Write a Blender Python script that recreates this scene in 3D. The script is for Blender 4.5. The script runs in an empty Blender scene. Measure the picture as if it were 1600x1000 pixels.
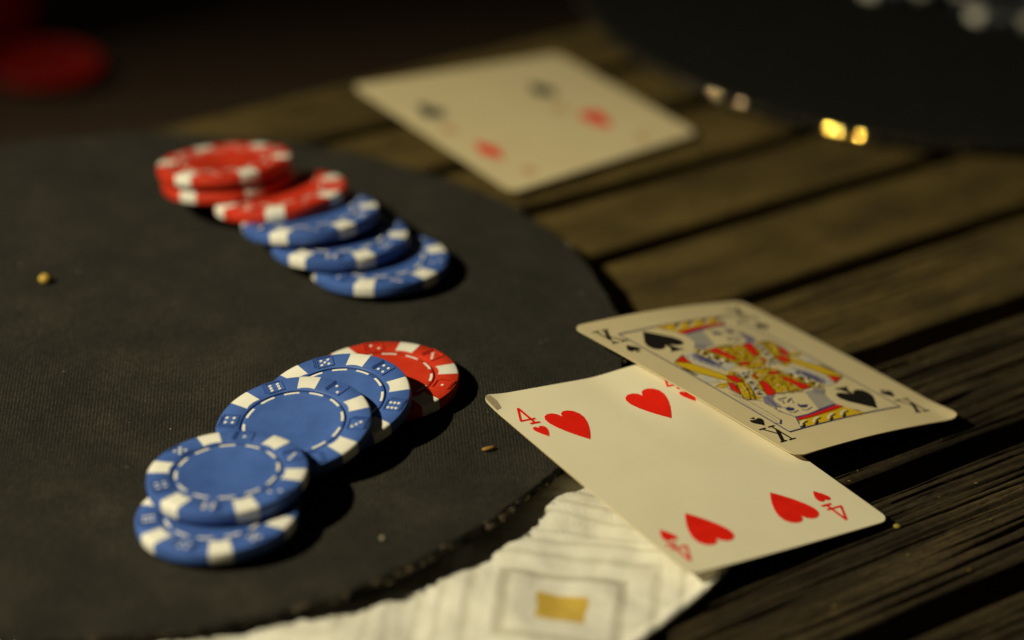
import bpy, bmesh, math, random
from mathutils import Vector, Matrix, noise
from mathutils.geometry import tessellate_polygon
MM = 0.001
random.seed(7)
scene = bpy.context.scene
COL = scene.collection

# ------------------------------------------------------------------ camera
def look_axes(pitch, roll):
    fw = Vector((0, math.cos(pitch), -math.sin(pitch)))
    up = Vector((0, math.sin(pitch), math.cos(pitch)))
    rt = Vector((1, 0, 0))
    return rt*math.cos(roll)+up*math.sin(roll), up*math.cos(roll)-rt*math.sin(roll), fw
rt, up, fw = look_axes(math.radians(27.71), math.radians(4.5))
cam_data = bpy.data.cameras.new('camera')
cam = bpy.data.objects.new('camera', cam_data)
COL.objects.link(cam)
cam.matrix_world = Matrix(((rt.x, up.x, -fw.x, 0), (rt.y, up.y, -fw.y, 0), (rt.z, up.z, -fw.z, 371.1*MM), (0, 0, 0, 1)))
cam_data.sensor_width = 36
cam_data.lens = 101.25
cam_data.clip_start = 0.02
cam_data.clip_end = 100
cam_data.dof.use_dof = True
cam_data.dof.focus_distance = 0.733
cam_data.dof.aperture_fstop = 4.2
scene.camera = cam

# ------------------------------------------------------------------ world and lamp (a warm lamp at night, off to the left)
world = bpy.data.worlds.new('World')
scene.world = world
world.use_nodes = True
bg = world.node_tree.nodes['Background']
bg.inputs['Color'].default_value = (1.0, 0.80, 0.50, 1)
bg.inputs['Strength'].default_value = 0.012
lamp_data = bpy.data.lights.new('patio_lamp', 'SPOT')
lamp = bpy.data.objects.new('patio_lamp', lamp_data)
COL.objects.link(lamp)
lamp.location = Vector((-950, 360, 760))*MM
target = Vector((-150, 540, 0))*MM
lamp.rotation_euler = (target-lamp.location).to_track_quat('-Z', 'Y').to_euler()
lamp_data.energy = 84
lamp_data.color = (1.0, 0.90, 0.60)
lamp_data.spot_size = math.radians(50)
lamp_data.spot_blend = 1.0
lamp_data.shadow_soft_size = 0.018

scene.view_settings.view_transform = 'Standard'
scene.view_settings.look = 'None'
scene.view_settings.exposure = 0
scene.view_settings.gamma = 1
scene.view_settings.use_curve_mapping = False
scene.cycles.max_bounces = 6
scene.cycles.use_denoising = True

# ------------------------------------------------------------------ materials
def new_mat(name):
    m = bpy.data.materials.new(name); m.use_nodes = True
    nt = m.node_tree; b = nt.nodes['Principled BSDF']
    return m, nt, b
def N(nt, t, **kw):
    n = nt.nodes.new(t)
    for k, v in kw.items():
        if k in n.inputs.keys() if hasattr(n.inputs, 'keys') else False: n.inputs[k].default_value = v
        else: setattr(n, k, v)
    return n
def coords(nt, scale=(1000, 1000, 1000), kind='Object', rand=False):
    tc = N(nt, 'ShaderNodeTexCoord'); mp = N(nt, 'ShaderNodeMapping')
    mp.inputs['Scale'].default_value = scale
    nt.links.new(tc.outputs[kind], mp.inputs['Vector'])
    if rand:
        oi = N(nt, 'ShaderNodeObjectInfo'); ml = N(nt, 'ShaderNodeMath', operation='MULTIPLY'); ml.inputs[1].default_value = 900
        cb = N(nt, 'ShaderNodeCombineXYZ')
        nt.links.new(oi.outputs['Random'], ml.inputs[0]); nt.links.new(ml.outputs[0], cb.inputs['X']); nt.links.new(ml.outputs[0], cb.inputs['Y'])
        nt.links.new(cb.outputs[0], mp.inputs['Location'])
    return mp.outputs['Vector']
def noise_tex(nt, vec, scale, detail=4, rough=.6):
    n = N(nt, 'ShaderNodeTexNoise'); n.inputs['Scale'].default_value = scale
    n.inputs['Detail'].default_value = detail; n.inputs['Roughness'].default_value = rough
    nt.links.new(vec, n.inputs['Vector']); return n.outputs['Fac']
def ramp(nt, fac, stops):
    r = N(nt, 'ShaderNodeValToRGB'); e = r.color_ramp.elements
    while len(e) < len(stops): e.new(.5)
    for el, (p, c) in zip(e, stops):
        el.position = p; el.color = (*c, 1) if len(c) == 3 else c
    nt.links.new(fac, r.inputs['Fac']); return r.outputs['Color']
def mix(nt, fac, a, b, mode='MIX'):
    m = N(nt, 'ShaderNodeMix', data_type='RGBA', blend_type=mode)
    for i, v in ((0, fac), (6, a), (7, b)):
        if hasattr(v, 'links') or hasattr(v, 'is_linked'): nt.links.new(v, m.inputs[i])
        elif i == 0: m.inputs[0].default_value = v
        else: m.inputs[i].default_value = (*v, 1)
    return m.outputs[2]
def bump(nt, b, height, strength, dist, prev=None):
    n = N(nt, 'ShaderNodeBump'); n.inputs['Strength'].default_value = strength; n.inputs['Distance'].default_value = dist
    nt.links.new(height, n.inputs['Height'])
    if prev is not None: nt.links.new(prev, n.inputs['Normal'])
    nt.links.new(n.outputs['Normal'], b.inputs['Normal']); return n.outputs['Normal']
def plastic(name, col, rough=.42, var=.16):
    m, nt, b = new_mat(name)
    v = coords(nt, rand=True)
    f = noise_tex(nt, v, .12, 5)
    c = ramp(nt, f, [(.3, tuple(x*(1-var) for x in col)), (.7, tuple(min(1, x*(1+var*.6)) for x in col))])
    g = noise_tex(nt, v, 2.2, 3)
    s = ramp(nt, g, [(.66, (0, 0, 0)), (.8, (.35, .35, .35))])
    c2 = mix(nt, s, c, tuple(x*.72+.012 for x in col))
    nt.links.new(c2, b.inputs['Base Color'])
    r = ramp(nt, f, [(.3, (rough-.08,)*3), (.7, (rough+.12,)*3)])
    nt.links.new(r, b.inputs['Roughness'])
    b.inputs['Specular IOR Level'].default_value = .38
    bump(nt, b, noise_tex(nt, v, 6, 2), .08, .0001)
    return m
CHIP_BLUE = plastic('blue_chip_plastic', (.052, .118, .40))
CHIP_RED = plastic('red_chip_plastic', (.56, .034, .012))
CHIP_BLACK = plastic('black_chip_plastic', (.018, .020, .030))
CHIP_WHITE = plastic('white_chip_plastic', (.78, .76, .69), .45, .06)
def flat(name, col, rough=.5, var=.06, spec=.35):
    m, nt, b = new_mat(name)
    v = coords(nt)
    f = noise_tex(nt, v, .25, 5)
    c = ramp(nt, f, [(.3, tuple(x*(1-var) for x in col)), (.7, tuple(min(1, x*(1+var)) for x in col))])
    nt.links.new(c, b.inputs['Base Color'])
    b.inputs['Roughness'].default_value = rough
    b.inputs['Specular IOR Level'].default_value = spec
    return m
def card_stock(name, a, a2):
    m, nt, b = new_mat(name)
    v = coords(nt)
    f = noise_tex(nt, v, .05, 5)
    c = ramp(nt, f, [(.3, a), (.72, a2)])
    g = noise_tex(nt, v, .9, 4, .7)
    s = ramp(nt, g, [(.66, (0, 0, 0)), (.78, (.55, .55, .55))])
    nt.links.new(mix(nt, s, c, (.58, .48, .28)), b.inputs['Base Color'])
    b.inputs['Roughness'].default_value = .48
    b.inputs['Specular IOR Level'].default_value = .4
    bump(nt, b, noise_tex(nt, v, 2.0, 2), .10, .0001)
    return m
CARD = card_stock('card_stock', (.81, .74, .55), (.87, .80, .61))
CARD_LESS_LIT = card_stock('less_lit_card_stock', (.66, .555, .34), (.72, .615, .385))  # darker, yellower copy of the card stock: weaker light painted into its colour
CARD_EDGE = flat('card_edge', (.62, .52, .30), .7)
INK_RED = flat('red_ink', (.82, .016, .006), .45, .08)
INK_BLACK = flat('black_ink', (.012, .010, .009), .5)
INKS = [flat('yellow_ink', (.66, .44, .012)), flat('ochre_ink', (.52, .34, .015)), flat('scarlet_ink', (.72, .014, .008)), flat('navy_ink', (.030, .038, .155)),
        INK_BLACK, flat('cream_ink', (.78, .73, .58)), flat('grey_ink', (.36, .34, .30)), flat('mauve_ink', (.24, .22, .30)), flat('pale_ink', (.56, .53, .46))]
SMUDGE = flat('corner_dirt', (.42, .34, .23), .8, .3)
INK_FADED = flat('faded_orange_ink', (.56, .33, .16))
INK_SLATE = flat('slate_ink', (.035, .042, .05))

def fabric():
    m, nt, b = new_mat('black_jersey_fabric')
    v = coords(nt)
    # knit ribs: columns of little stitches
    mp = N(nt, 'ShaderNodeMapping'); mp.inputs['Rotation'].default_value = (0, 0, math.radians(-6))
    nt.links.new(v, mp.inputs['Vector'])
    wv = N(nt, 'ShaderNodeTexWave', wave_type='BANDS', bands_direction='X', wave_profile='SIN')
    wv.inputs['Scale'].default_value = .36; wv.inputs['Distortion'].default_value = 1.7
    wv.inputs['Detail'].default_value = 2; wv.inputs['Detail Scale'].default_value = 1.3
    nt.links.new(mp.outputs[0], wv.inputs['Vector'])
    st = N(nt, 'ShaderNodeMapping'); st.inputs['Scale'].default_value = (1.6, .8, 1)
    nt.links.new(v, st.inputs['Vector'])
    stitch = noise_tex(nt, st.outputs[0], 1.0, 3, .65)
    blot = noise_tex(nt, v, .045, 6, .68)
    c = ramp(nt, blot, [(.30, (.0115, .0108, .0088)), (.5, (.0185, .0170, .0132)), (.70, (.030, .0270, .0200))])
    w2 = ramp(nt, wv.outputs['Fac'], [(.0, (.48, .48, .48)), (1, (1.36, 1.34, 1.30))])
    c = mix(nt, 1.0, c, w2, 'MULTIPLY')
    s2 = ramp(nt, stitch, [(.32, (.40, .40, .40)), (.68, (1.75, 1.72, 1.65))])
    c = mix(nt, .85, c, s2, 'MULTIPLY')
    dust = ramp(nt, noise_tex(nt, v, .9, 6, .8), [(.66, (0, 0, 0)), (.78, (.3, .3, .3))])
    c = mix(nt, dust, c, (.11, .10, .08))
    nt.links.new(c, b.inputs['Base Color'])
    b.inputs['Roughness'].default_value = .95
    b.inputs['Specular IOR Level'].default_value = .15
    b.inputs['Sheen Weight'].default_value = .04
    b.inputs['Sheen Roughness'].default_value = .5
    p = bump(nt, b, wv.outputs['Fac'], .35, .0003)
    bump(nt, b, stitch, .5, .0004, p)
    return m
FABRIC = fabric()
FABRIC_LESS_LIT = flat('less_lit_mat_fabric', (.009, .009, .0075), .95, .3, .1)  # cover of the far mat, with the fall-off of light painted in as blacker cloth
RIM = flat('frayed_black_rim', (.012, .011, .0095), .75, .5, .2)
def bead_mat():
    m, nt, b = new_mat('glossy_rim_bead')
    b.inputs['Base Color'].default_value = (.10, .075, .045, 1)
    b.inputs['Roughness'].default_value = .16
    b.inputs['Specular IOR Level'].default_value = .9
    return m
BEAD = bead_mat()
def flake_mat(name, col, metal, rough):
    m, nt, b = new_mat(name)
    b.inputs['Base Color'].default_value = (*col, 1); b.inputs['Metallic'].default_value = metal
    b.inputs['Roughness'].default_value = rough; b.inputs['Specular IOR Level'].default_value = .6
    return m
FLAKE = flake_mat('dark_glint_flake', (.24, .18, .11), .8, .07)
GOLD_FLAKE = flake_mat('gold_glint_flake', (.85, .58, .12), 1.0, .07)
def gold_mat():
    m, nt, b = new_mat('gold_glitter')
    v = coords(nt)
    c = ramp(nt, noise_tex(nt, v, 1.5, 2), [(.3, (.42, .25, .03)), (.7, (.66, .44, .08))])
    nt.links.new(c, b.inputs['Base Color'])
    b.inputs['Metallic'].default_value = .15; b.inputs['Roughness'].default_value = .6
    return m
GOLD = gold_mat()

def wood(name, lo, mid, hi, kg=1.0):
    m, nt, b = new_mat(name)
    v = coords(nt, (1000, 1000, 1000), rand=True)
    def sc(sx, sy, sz=1):
        q = N(nt, 'ShaderNodeMapping'); q.inputs['Scale'].default_value = (sx, sy, sz)
        nt.links.new(v, q.inputs['Vector']); return q.outputs[0]
    fine = noise_tex(nt, sc(.055 if kg == 1 else .28, 1.1, 1.1), 1.0, 9, .74 if kg == 1 else .80)
    broad = noise_tex(nt, sc(.012, .07, .07), 1.0, 5, .6)
    blot = noise_tex(nt, v, .05, 5, .65)
    c = ramp(nt, broad, [(.28, lo), (.5, mid), (.74, hi)])
    c = mix(nt, .85, c, ramp(nt, fine, [(.3, (.40/kg**3, .39/kg**3, .38/kg**3)), (.52, (1, 1, 1)), (.72, (1.45*kg, 1.42*kg, 1.35*kg))]), 'MULTIPLY')
    c = mix(nt, .7, c, ramp(nt, blot, [(.3, (.45, .45, .47)), (.7, (1.3, 1.29, 1.2))]), 'MULTIPLY')
    c = mix(nt, .75, c, ramp(nt, noise_tex(nt, sc(.55, 1, 1), .9, 6, .78), [(.36, (.50, .50, .50)), (.64, (1.45, 1.44, 1.40))]), 'MULTIPLY')
    li = ramp(nt, noise_tex(nt, v, .22, 6, .8), [(.69, (0, 0, 0)), (.75, (.45, .45, .45))])
    c = mix(nt, li, c, (.19, .16, .045))
    nt.links.new(c, b.inputs['Base Color'])
    b.inputs['Roughness'].default_value = .82
    b.inputs['Specular IOR Level'].default_value = .25
    p = bump(nt, b, fine, .7, .0007)
    bump(nt, b, noise_tex(nt, sc(.5, 1.6, 1.6), 1.2, 8, .85), .8, .0008, p)
    return m
WOOD = wood('weathered_wood', (.062, .0425, .0135), (.122, .084, .0235), (.180, .127, .036))
WOOD_MID = wood('brown_weathered_wood', (.068, .048, .018), (.140, .099, .033), (.205, .148, .051))
WOOD_DARK = wood('grey_weathered_wood', (.022, .0155, .0075), (.060, .042, .020), (.135, .098, .046), 1.2)

def cloth_mat():
    m, nt, b = new_mat('patterned_napkin_cotton')
    tc = N(nt, 'ShaderNodeTexCoord'); mp = N(nt, 'ShaderNodeMapping', vector_type='TEXTURE')
    # pattern centre (world millimetres), slight turn
    mp.inputs['Location'].default_value = (.0167, .5626, 0); mp.inputs['Rotation'].default_value = (0, 0, math.radians(-3))
    mp.inputs['Scale'].default_value = (MM, MM, MM)
    nt.links.new(tc.outputs['Object'], mp.inputs['Vector'])
    wob = N(nt, 'ShaderNodeTexNoise'); wob.inputs['Scale'].default_value = .12; nt.links.new(mp.outputs[0], wob.inputs['Vector'])
    ad = N(nt, 'ShaderNodeMixRGB', blend_type='LINEAR_LIGHT'); ad.inputs[0].default_value = 2.2
    nt.links.new(mp.outputs[0], ad.inputs[1]); nt.links.new(wob.outputs['Color'], ad.inputs[2])
    sp = N(nt, 'ShaderNodeSeparateXYZ'); nt.links.new(ad.outputs[0], sp.inputs[0])
    def M(op, a, bb=None, c=None):
        n = N(nt, 'ShaderNodeMath', operation=op)
        for i, q in enumerate((a, bb, c)):
            if q is None: continue
            if isinstance(q, (int, float)): n.inputs[i].default_value = q
            else: nt.links.new(q, n.inputs[i])
        return n.outputs[0]
    PER = 72.0
    def tri(s): return M('ABSOLUTE', M('SUBTRACT', M('MULTIPLY', M('FRACT', M('ADD', M('DIVIDE', s, PER), .5)), PER), PER/2))
    ax, ay = tri(sp.outputs[0]), tri(sp.outputs[1])
    d = M('MAXIMUM', ax, ay)
    def band(lo, hi, soft=.8):
        a = M('SMOOTH_MIN', 1, M('MAXIMUM', M('DIVIDE', M('SUBTRACT', d, lo), soft), 0), .2)
        q = M('MINIMUM', M('MAXIMUM', M('DIVIDE', M('SUBTRACT', hi, d), soft), 0), 1)
        return M('MULTIPLY', M('MINIMUM', a, 1), q)
    g = band(12.0, 15.8, 1.2)
    for lo, hi in ((20.0, 23.6), (26.6, 29.4), (31.6, 33.8)):
        g = M('MAXIMUM', g, M('MULTIPLY', band(lo, hi, 1.2), .62))
    gold = M('MULTIPLY', band(-5, 6.1, .3), 1.0)
    wv = noise_tex(nt, mp.outputs[0], 1.6, 4, .7)
    base = ramp(nt, noise_tex(nt, mp.outputs[0], .12, 4), [(.3, (.72, .70, .62)), (.7, (.80, .78, .71))])
    c = mix(nt, M('MULTIPLY', g, .62), base, (.40, .375, .29))
    gc = ramp(nt, noise_tex(nt, mp.outputs[0], 1.7, 3), [(.35, (.48, .29, .02)), (.65, (.75, .52, .07))])
    c = mix(nt, M('MULTIPLY', gold, .95), c, gc)
    nt.links.new(c, b.inputs['Base Color'])
    b.inputs['Roughness'].default_value = .9
    b.inputs['Specular IOR Level'].default_value = .15
    vo = N(nt, 'ShaderNodeTexVoronoi'); vo.inputs['Scale'].default_value = 1.3; nt.links.new(mp.outputs[0], vo.inputs['Vector'])
    p = bump(nt, b, M('SUBTRACT', 1, g), .28, .0006)
    p = bump(nt, b, vo.outputs['Distance'], .28, .0003, p)
    bump(nt, b, wv, .5, .0004, p)
    return m
CLOTH = cloth_mat()
CRUMB = flat('toast_crumb', (.32, .17, .04), .7, .4)
CRUMB_PALE = flat('pale_crumb', (.42, .36, .24), .8, .3)
LICHEN = flat('yellow_lichen', (.30, .25, .04), .9, .4)
LINT = flat('lint', (.17, .155, .125), .9, .2)
STAINED = flat('dark_stained_wood', (.060, .036, .022), .8, .4)
RED_DISH = flat('red_enamel', (.40, .012, .007), .5, .1)
DARK_RED = flat('dark_red_plastic', (.5, .022, .016), .4, .1)
GROUND = flat('dark_ground', (.035, .024, .015), .95, .4)
BENCH = WOOD

# ------------------------------------------------------------------ helpers
def tag(o, label=None, cat=None, group=None, kind=None):
    if label: o['label'] = label
    if cat: o['category'] = cat
    if group: o['group'] = group
    if kind: o['kind'] = kind
    return o
def empty(name, loc, **kw):
    o = bpy.data.objects.new(name, None); COL.objects.link(o); o.empty_display_size = .01
    o.location = loc; return tag(o, **kw)
def mesh_obj(name, me, mats, parent=None):
    o = bpy.data.objects.new(name, me); COL.objects.link(o)
    if not me.materials:
        for m in mats: me.materials.append(m)
    if parent: o.parent = parent
    return o
def make_mesh(name, verts, faces, smooth=None, mi=None):
    me = bpy.data.meshes.new(name); me.from_pydata(verts, [], faces); me.update()
    if mi:
        for p, i in zip(me.polygons, mi): p.material_index = i
    if smooth is not None:
        me.shade_smooth()
        if smooth < 3: me.set_sharp_from_angle(angle=smooth)
    return me

# court figure of the king card, half of it, in card millimetres: (part, ink, layer, points)
KING_POLYS = [
 ('printed_crown',0,1,[(-13.8,-29.41),(-16.38,-33.37),(-4.88,-33.8),(7.57,-33.99),(7.32,-32.0),(5.68,-30.01),(4.34,-28.02),(-0.37,-28.76),(-5.59,-29.16),(-10.11,-29.53)]),
 ('printed_crown',2,2,[(-12.96,-28.26),(-13.58,-29.34),(-10.03,-29.45),(-5.66,-29.24),(-0.45,-28.84),(4.61,-27.91),(3.79,-26.61),(2.16,-26.86),(-4.31,-27.89),(-8.97,-28.38)]),
 ('printed_crown',3,2,[(-12.9,-27.54),(-12.96,-28.26),(-8.97,-28.38),(-4.31,-27.89),(2.16,-26.86),(4.15,-26.86),(2.89,-25.83),(-3.59,-26.87),(-8.61,-27.72)]),
 ('printed_crown',4,3,[(-15.57,-32.6),(-13.7,-31.76),(-13.95,-32.61),(-15.44,-33.59),(-15.96,-33.17)]),
 ('printed_crown',5,3,[(-15.82,-31.97),(-14.51,-30.81),(-12.9,-30.18),(-11.15,-30.13),(-13.22,-30.9),(-14.69,-31.58),(-15.45,-32.54)]),
 ('printed_crown',4,4,[(-14.39,-31.7),(-12.65,-30.91),(-11.49,-30.84),(-12.32,-31.47),(-13.11,-31.47),(-14.31,-32.15)]),
 ('printed_crown',4,3,[(-10.79,-32.65),(-8.89,-31.81),(-9.15,-32.66),(-10.66,-33.64),(-11.19,-33.22)]),
 ('printed_crown',5,3,[(-11.05,-32.02),(-9.71,-30.85),(-8.07,-30.22),(-6.29,-30.17),(-8.4,-30.94),(-9.89,-31.63),(-10.67,-32.59)]),
 ('printed_crown',4,4,[(-9.59,-31.74),(-7.82,-30.95),(-6.65,-30.88),(-7.49,-31.51),(-8.29,-31.51),(-9.51,-32.2)]),
 ('printed_crown',4,3,[(-5.25,-32.6),(-3.31,-31.75),(-3.58,-32.61),(-5.12,-33.6),(-5.66,-33.18)]),
 ('printed_crown',5,3,[(-5.5,-31.97),(-4.14,-30.79),(-2.48,-30.15),(-0.67,-30.1),(-2.82,-30.88),(-4.33,-31.57),(-5.13,-32.54)]),
 ('printed_crown',4,4,[(-4.03,-31.69),(-2.23,-30.89),(-1.04,-30.82),(-1.89,-31.45),(-2.71,-31.45),(-3.95,-32.15)]),
 ('printed_crown',4,3,[(-0.24,-32.42),(1.72,-31.56),(1.45,-32.43),(-0.12,-33.43),(-0.66,-33.0)]),
 ('printed_crown',5,3,[(-0.5,-31.78),(0.89,-30.59),(2.58,-29.95),(4.41,-29.9),(2.23,-30.68),(0.69,-31.38),(-0.12,-32.36)]),
 ('printed_crown',4,4,[(1.0,-31.5),(2.82,-30.7),(4.03,-30.62),(3.16,-31.26),(2.34,-31.26),(1.07,-31.96)]),
 ('printed_crown',3,3,[(5.48,-30.2),(6.76,-31.35),(7.06,-32.55),(6.24,-31.85)]),
 ('printed_hair',6,1,[(0.76,-16.89),(-1.52,-22.08),(-3.67,-26.95),(2.81,-25.91),(3.87,-25.77),(4.31,-22.92),(5.57,-19.24),(6.4,-16.88),(3.99,-16.54)]),
 ('printed_hair',7,1,[(-12.56,-14.09),(-14.74,-17.6),(-13.94,-20.86),(-12.61,-21.9),(-11.86,-18.69),(-10.7,-16.42),(-8.6,-15.31),(-10.35,-14.38)]),
 ('printed_face',3,2,[(-12.3,-22.93),(-10.53,-22.16),(-9.5,-23.52),(-10.56,-24.46),(-12.31,-24.0)]),
 ('printed_face',3,2,[(-7.1,-22.13),(-6.42,-21.9),(-6.49,-22.63),(-4.25,-23.32),(-5.86,-24.49),(-7.55,-23.95),(-7.54,-23.04)]),
 ('printed_robe',1,0,[(-13.25,-4.78),(-16.72,-10.36),(-17.86,-13.72),(-15.18,-15.17),(-10.97,-14.42),(-7.41,-14.38),(-4.19,-15.04),(-2.75,-16.02),(1.2,-15.67),(4.98,-15.23),(9.08,-16.36),(10.52,-14.92),(9.24,-12.18),(7.5,-9.28),(6.39,-6.03),(5.33,-3.37),(3.31,0.22),(-2.3,-0.63),(-7.65,-0.96),(-9.38,1.91),(-15.27,-3.21)]),
 ('robe_panel',2,3,[(-6.68,-7.19),(-4.88,-6.74),(-5.3,-9.09),(-7.41,-14.38),(-9.93,-14.86),(-10.74,-14.23)]),
 ('robe_panel',2,3,[(1.5,-6.53),(3.06,-7.27),(3.92,-11.36),(5.31,-14.96),(1.62,-15.55),(1.51,-12.27),(1.3,-9.39)]),
 ('robe_panel',2,3,[(0.44,-3.03),(4.1,-3.38),(2.63,-4.96),(-0.09,-4.6)]),
 ('robe_panel',2,3,[(-5.61,-2.94),(-4.34,-2.72),(-5.0,-4.73),(-6.11,-5.22)]),
 ('robe_panel',2,3,[(-15.19,-3.68),(-14.02,-4.67),(-16.26,-9.71),(-17.34,-10.78),(-17.4,-7.38)]),
 ('robe_panel',2,3,[(-12.39,0.08),(-10.19,-1.17),(-10.49,-3.85),(-11.5,-5.15),(-13.16,-4.37),(-13.46,-2.66)]),
 ('robe_panel',2,3,[(15.68,-10.25),(19.58,-12.53),(14.22,-15.26),(15.27,-12.68)]),
 ('robe_trim',8,2,[(-8.09,-2.38),(-6.1,-2.76),(-9.41,-9.24),(-10.97,-14.42),(-12.7,-14.69),(-13.58,-13.17),(-11.15,-8.59)]),
 ('robe_trim',4,4,[(-8.55,-2.71),(-7.35,-2.37),(-7.02,-3.27),(-7.32,-4.06),(-7.85,-3.53),(-8.63,-3.58)]),
 ('robe_trim',4,4,[(-9.7,-6.03),(-8.5,-5.69),(-8.17,-6.59),(-8.47,-7.37),(-9.0,-6.84),(-9.78,-6.89)]),
 ('robe_trim',4,4,[(-11.31,-9.47),(-10.12,-9.14),(-9.79,-10.03),(-10.08,-10.81),(-10.61,-10.28),(-11.38,-10.32)]),
 ('robe_trim',4,4,[(-12.86,-12.56),(-11.68,-12.24),(-11.35,-13.13),(-11.64,-13.89),(-12.17,-13.37),(-12.93,-13.41)]),
 ('robe_trim',8,2,[(-9.3,-0.37),(-3.31,-0.43),(-4.23,-2.2),(-9.95,-2.48)]),
 ('robe_trim',4,4,[(-9.58,-1.05),(-8.64,-1.17),(-8.75,-1.8),(-9.84,-2.08)]),
 ('robe_trim',4,4,[(-7.18,-0.68),(-6.23,-0.8),(-6.35,-1.43),(-7.44,-1.71)]),
 ('robe_trim',4,4,[(-5.15,-0.57),(-4.2,-0.68),(-4.32,-1.32),(-5.42,-1.6)]),
 ('robe_trim',0,2,[(-13.25,-4.78),(-10.3,-6.14),(-15.49,-14.94),(-18.12,-13.09),(-16.93,-10.28)]),
 ('robe_sleeve',8,2,[(4.56,-3.37),(10.13,-2.21),(13.53,-6.31),(14.7,-10.76),(14.27,-15.28),(9.65,-16.4),(9.46,-13.51),(8.36,-10.28),(6.8,-6.87),(4.51,-5.47)]),
 ('robe_sleeve',7,3,[(9.56,-3.73),(11.75,-6.53),(12.89,-10.39),(12.15,-14.38),(9.99,-14.83),(9.35,-10.52),(8.66,-6.85)]),
 ('robe_sleeve',3,4,[(8.93,-6.26),(10.52,-8.1),(11.2,-11.77),(10.5,-14.63),(9.92,-12.43),(9.06,-9.57)]),
 ('robe_sleeve',4,5,[(4.96,-6.54),(6.36,-5.91),(6.25,-6.9),(4.86,-7.64)]),
 ('robe_sleeve',4,5,[(6.27,-9.4),(7.68,-8.78),(7.57,-9.76),(6.17,-10.5)]),
 ('robe_sleeve',4,5,[(6.87,-13.29),(8.28,-12.68),(8.17,-13.66),(6.77,-14.38)]),
 ('robe_sleeve',4,5,[(7.39,-6.39),(8.81,-5.76),(8.7,-6.75),(7.29,-7.5)]),
 ('robe_sleeve',4,5,[(7.57,-10.73),(8.99,-10.11),(8.88,-11.09),(7.47,-11.82)]),
 ('robe_sleeve',4,5,[(7.33,-15.15),(8.73,-14.54),(8.62,-15.51),(7.23,-16.23)]),
 ('robe_sleeve',5,5,[(5.54,-7.72),(7.12,-6.92),(7.32,-7.91),(6.41,-8.83),(5.31,-8.77)]),
 ('robe_sleeve',5,5,[(6.12,-11.33),(7.69,-10.54),(7.89,-11.52),(6.99,-12.43),(5.89,-12.37)]),
 ('robe_sleeve',5,5,[(7.11,-14.51),(8.68,-13.73),(8.88,-14.71),(7.97,-15.61),(6.87,-15.54)]),
 ('robe_sleeve',0,5,[(8.55,-15.04),(9.74,-15.08),(9.17,-16.11),(7.77,-16.43)]),
 ('robe_band',0,3,[(14.09,2.8),(15.91,0.52),(18.39,-4.57),(19.73,-7.95),(20.23,-11.9),(18.61,-12.86),(16.01,-10.08),(14.37,-5.46),(13.55,-3.14),(12.46,-0.13)]),
 ('robe_band',4,3,[(19.42,-3.06),(20.27,-3.95),(20.58,-9.31),(19.58,-7.79)]),
 ('robe_band',8,2,[(17.97,2.62),(20.82,1.04),(19.42,-3.06),(17.2,-1.34)]),
 ('robe_band',0,4,[(-20.13,-4.29),(-18.34,-3.74),(-16.51,-3.31),(-15.71,-4.16),(-17.03,-5.43),(-19.21,-5.61)]),
 ('robe_outline',4,3,[(-2.98,-7.76),(-2.29,-7.6),(-2.24,-7.93),(-2.93,-8.1)]),
 ('robe_outline',0,2,[(-3.39,-8.62),(-1.97,-7.86),(-2.11,-8.54),(-3.49,-9.2)]),
 ('robe_outline',4,3,[(-3.32,-9.38),(-2.6,-9.16),(-2.52,-9.44),(-3.24,-9.66)]),
 ('robe_outline',0,2,[(-3.72,-10.23),(-2.28,-9.42),(-2.39,-10.05),(-3.8,-10.76)]),
 ('robe_outline',4,3,[(-1.2,-8.51),(-1.05,-8.81),(-1.68,-9.72),(-1.83,-9.42)]),
 ('robe_outline',0,2,[(-1.61,-9.37),(-0.79,-9.13),(-1.55,-10.33),(-2.32,-10.47)]),
 ('robe_outline',4,3,[(-2.85,-11.19),(-2.05,-11.06),(-1.84,-11.4),(-2.64,-11.52)]),
 ('robe_outline',0,2,[(-3.26,-12.04),(-1.7,-11.31),(-1.71,-12.0),(-3.23,-12.63)]),
 ('robe_outline',4,3,[(-1.45,-11.45),(-0.76,-11.27),(-0.64,-11.54),(-1.33,-11.72)]),
 ('robe_outline',0,2,[(-1.86,-12.3),(-0.4,-11.51),(-0.51,-12.15),(-1.93,-12.84)]),
 ('robe_outline',4,3,[(-4.16,-11.59),(-4.02,-11.89),(-4.66,-12.8),(-4.81,-12.5)]),
 ('robe_outline',0,2,[(-4.56,-12.43),(-3.77,-12.21),(-4.53,-13.4),(-5.28,-13.53)]),
 ('robe_outline',4,3,[(-4.04,-13.03),(-3.8,-13.18),(-4.16,-13.8),(-4.4,-13.65)]),
 ('robe_outline',0,2,[(-4.45,-13.87),(-3.46,-13.43),(-4.03,-14.41),(-4.97,-14.75)]),
 ('robe_outline',4,3,[(-2.3,-13.13),(-1.76,-13.27),(-2.04,-14.04),(-2.58,-13.9)]),
 ('robe_outline',0,2,[(-2.71,-13.97),(-1.53,-13.6),(-1.91,-14.64),(-3.05,-14.91)]),
 ('robe_outline',4,3,[(-0.37,-12.72),(-0.13,-12.81),(-0.62,-13.47),(-0.86,-13.37)]),
 ('robe_outline',0,2,[(-0.78,-13.57),(0.15,-13.11),(-0.48,-14.07),(-1.38,-14.43)]),
 ('robe_outline',4,3,[(-1.27,-14.62),(-0.93,-14.84),(-1.14,-15.47),(-1.48,-15.26)]),
 ('robe_outline',0,2,[(-1.68,-15.47),(-0.56,-15.07),(-1.01,-16.07),(-2.08,-16.38)]),
 ('robe_outline',4,3,[(-0.13,-14.74),(0.5,-14.64),(0.29,-15.2),(-0.35,-15.3)]),
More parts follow.
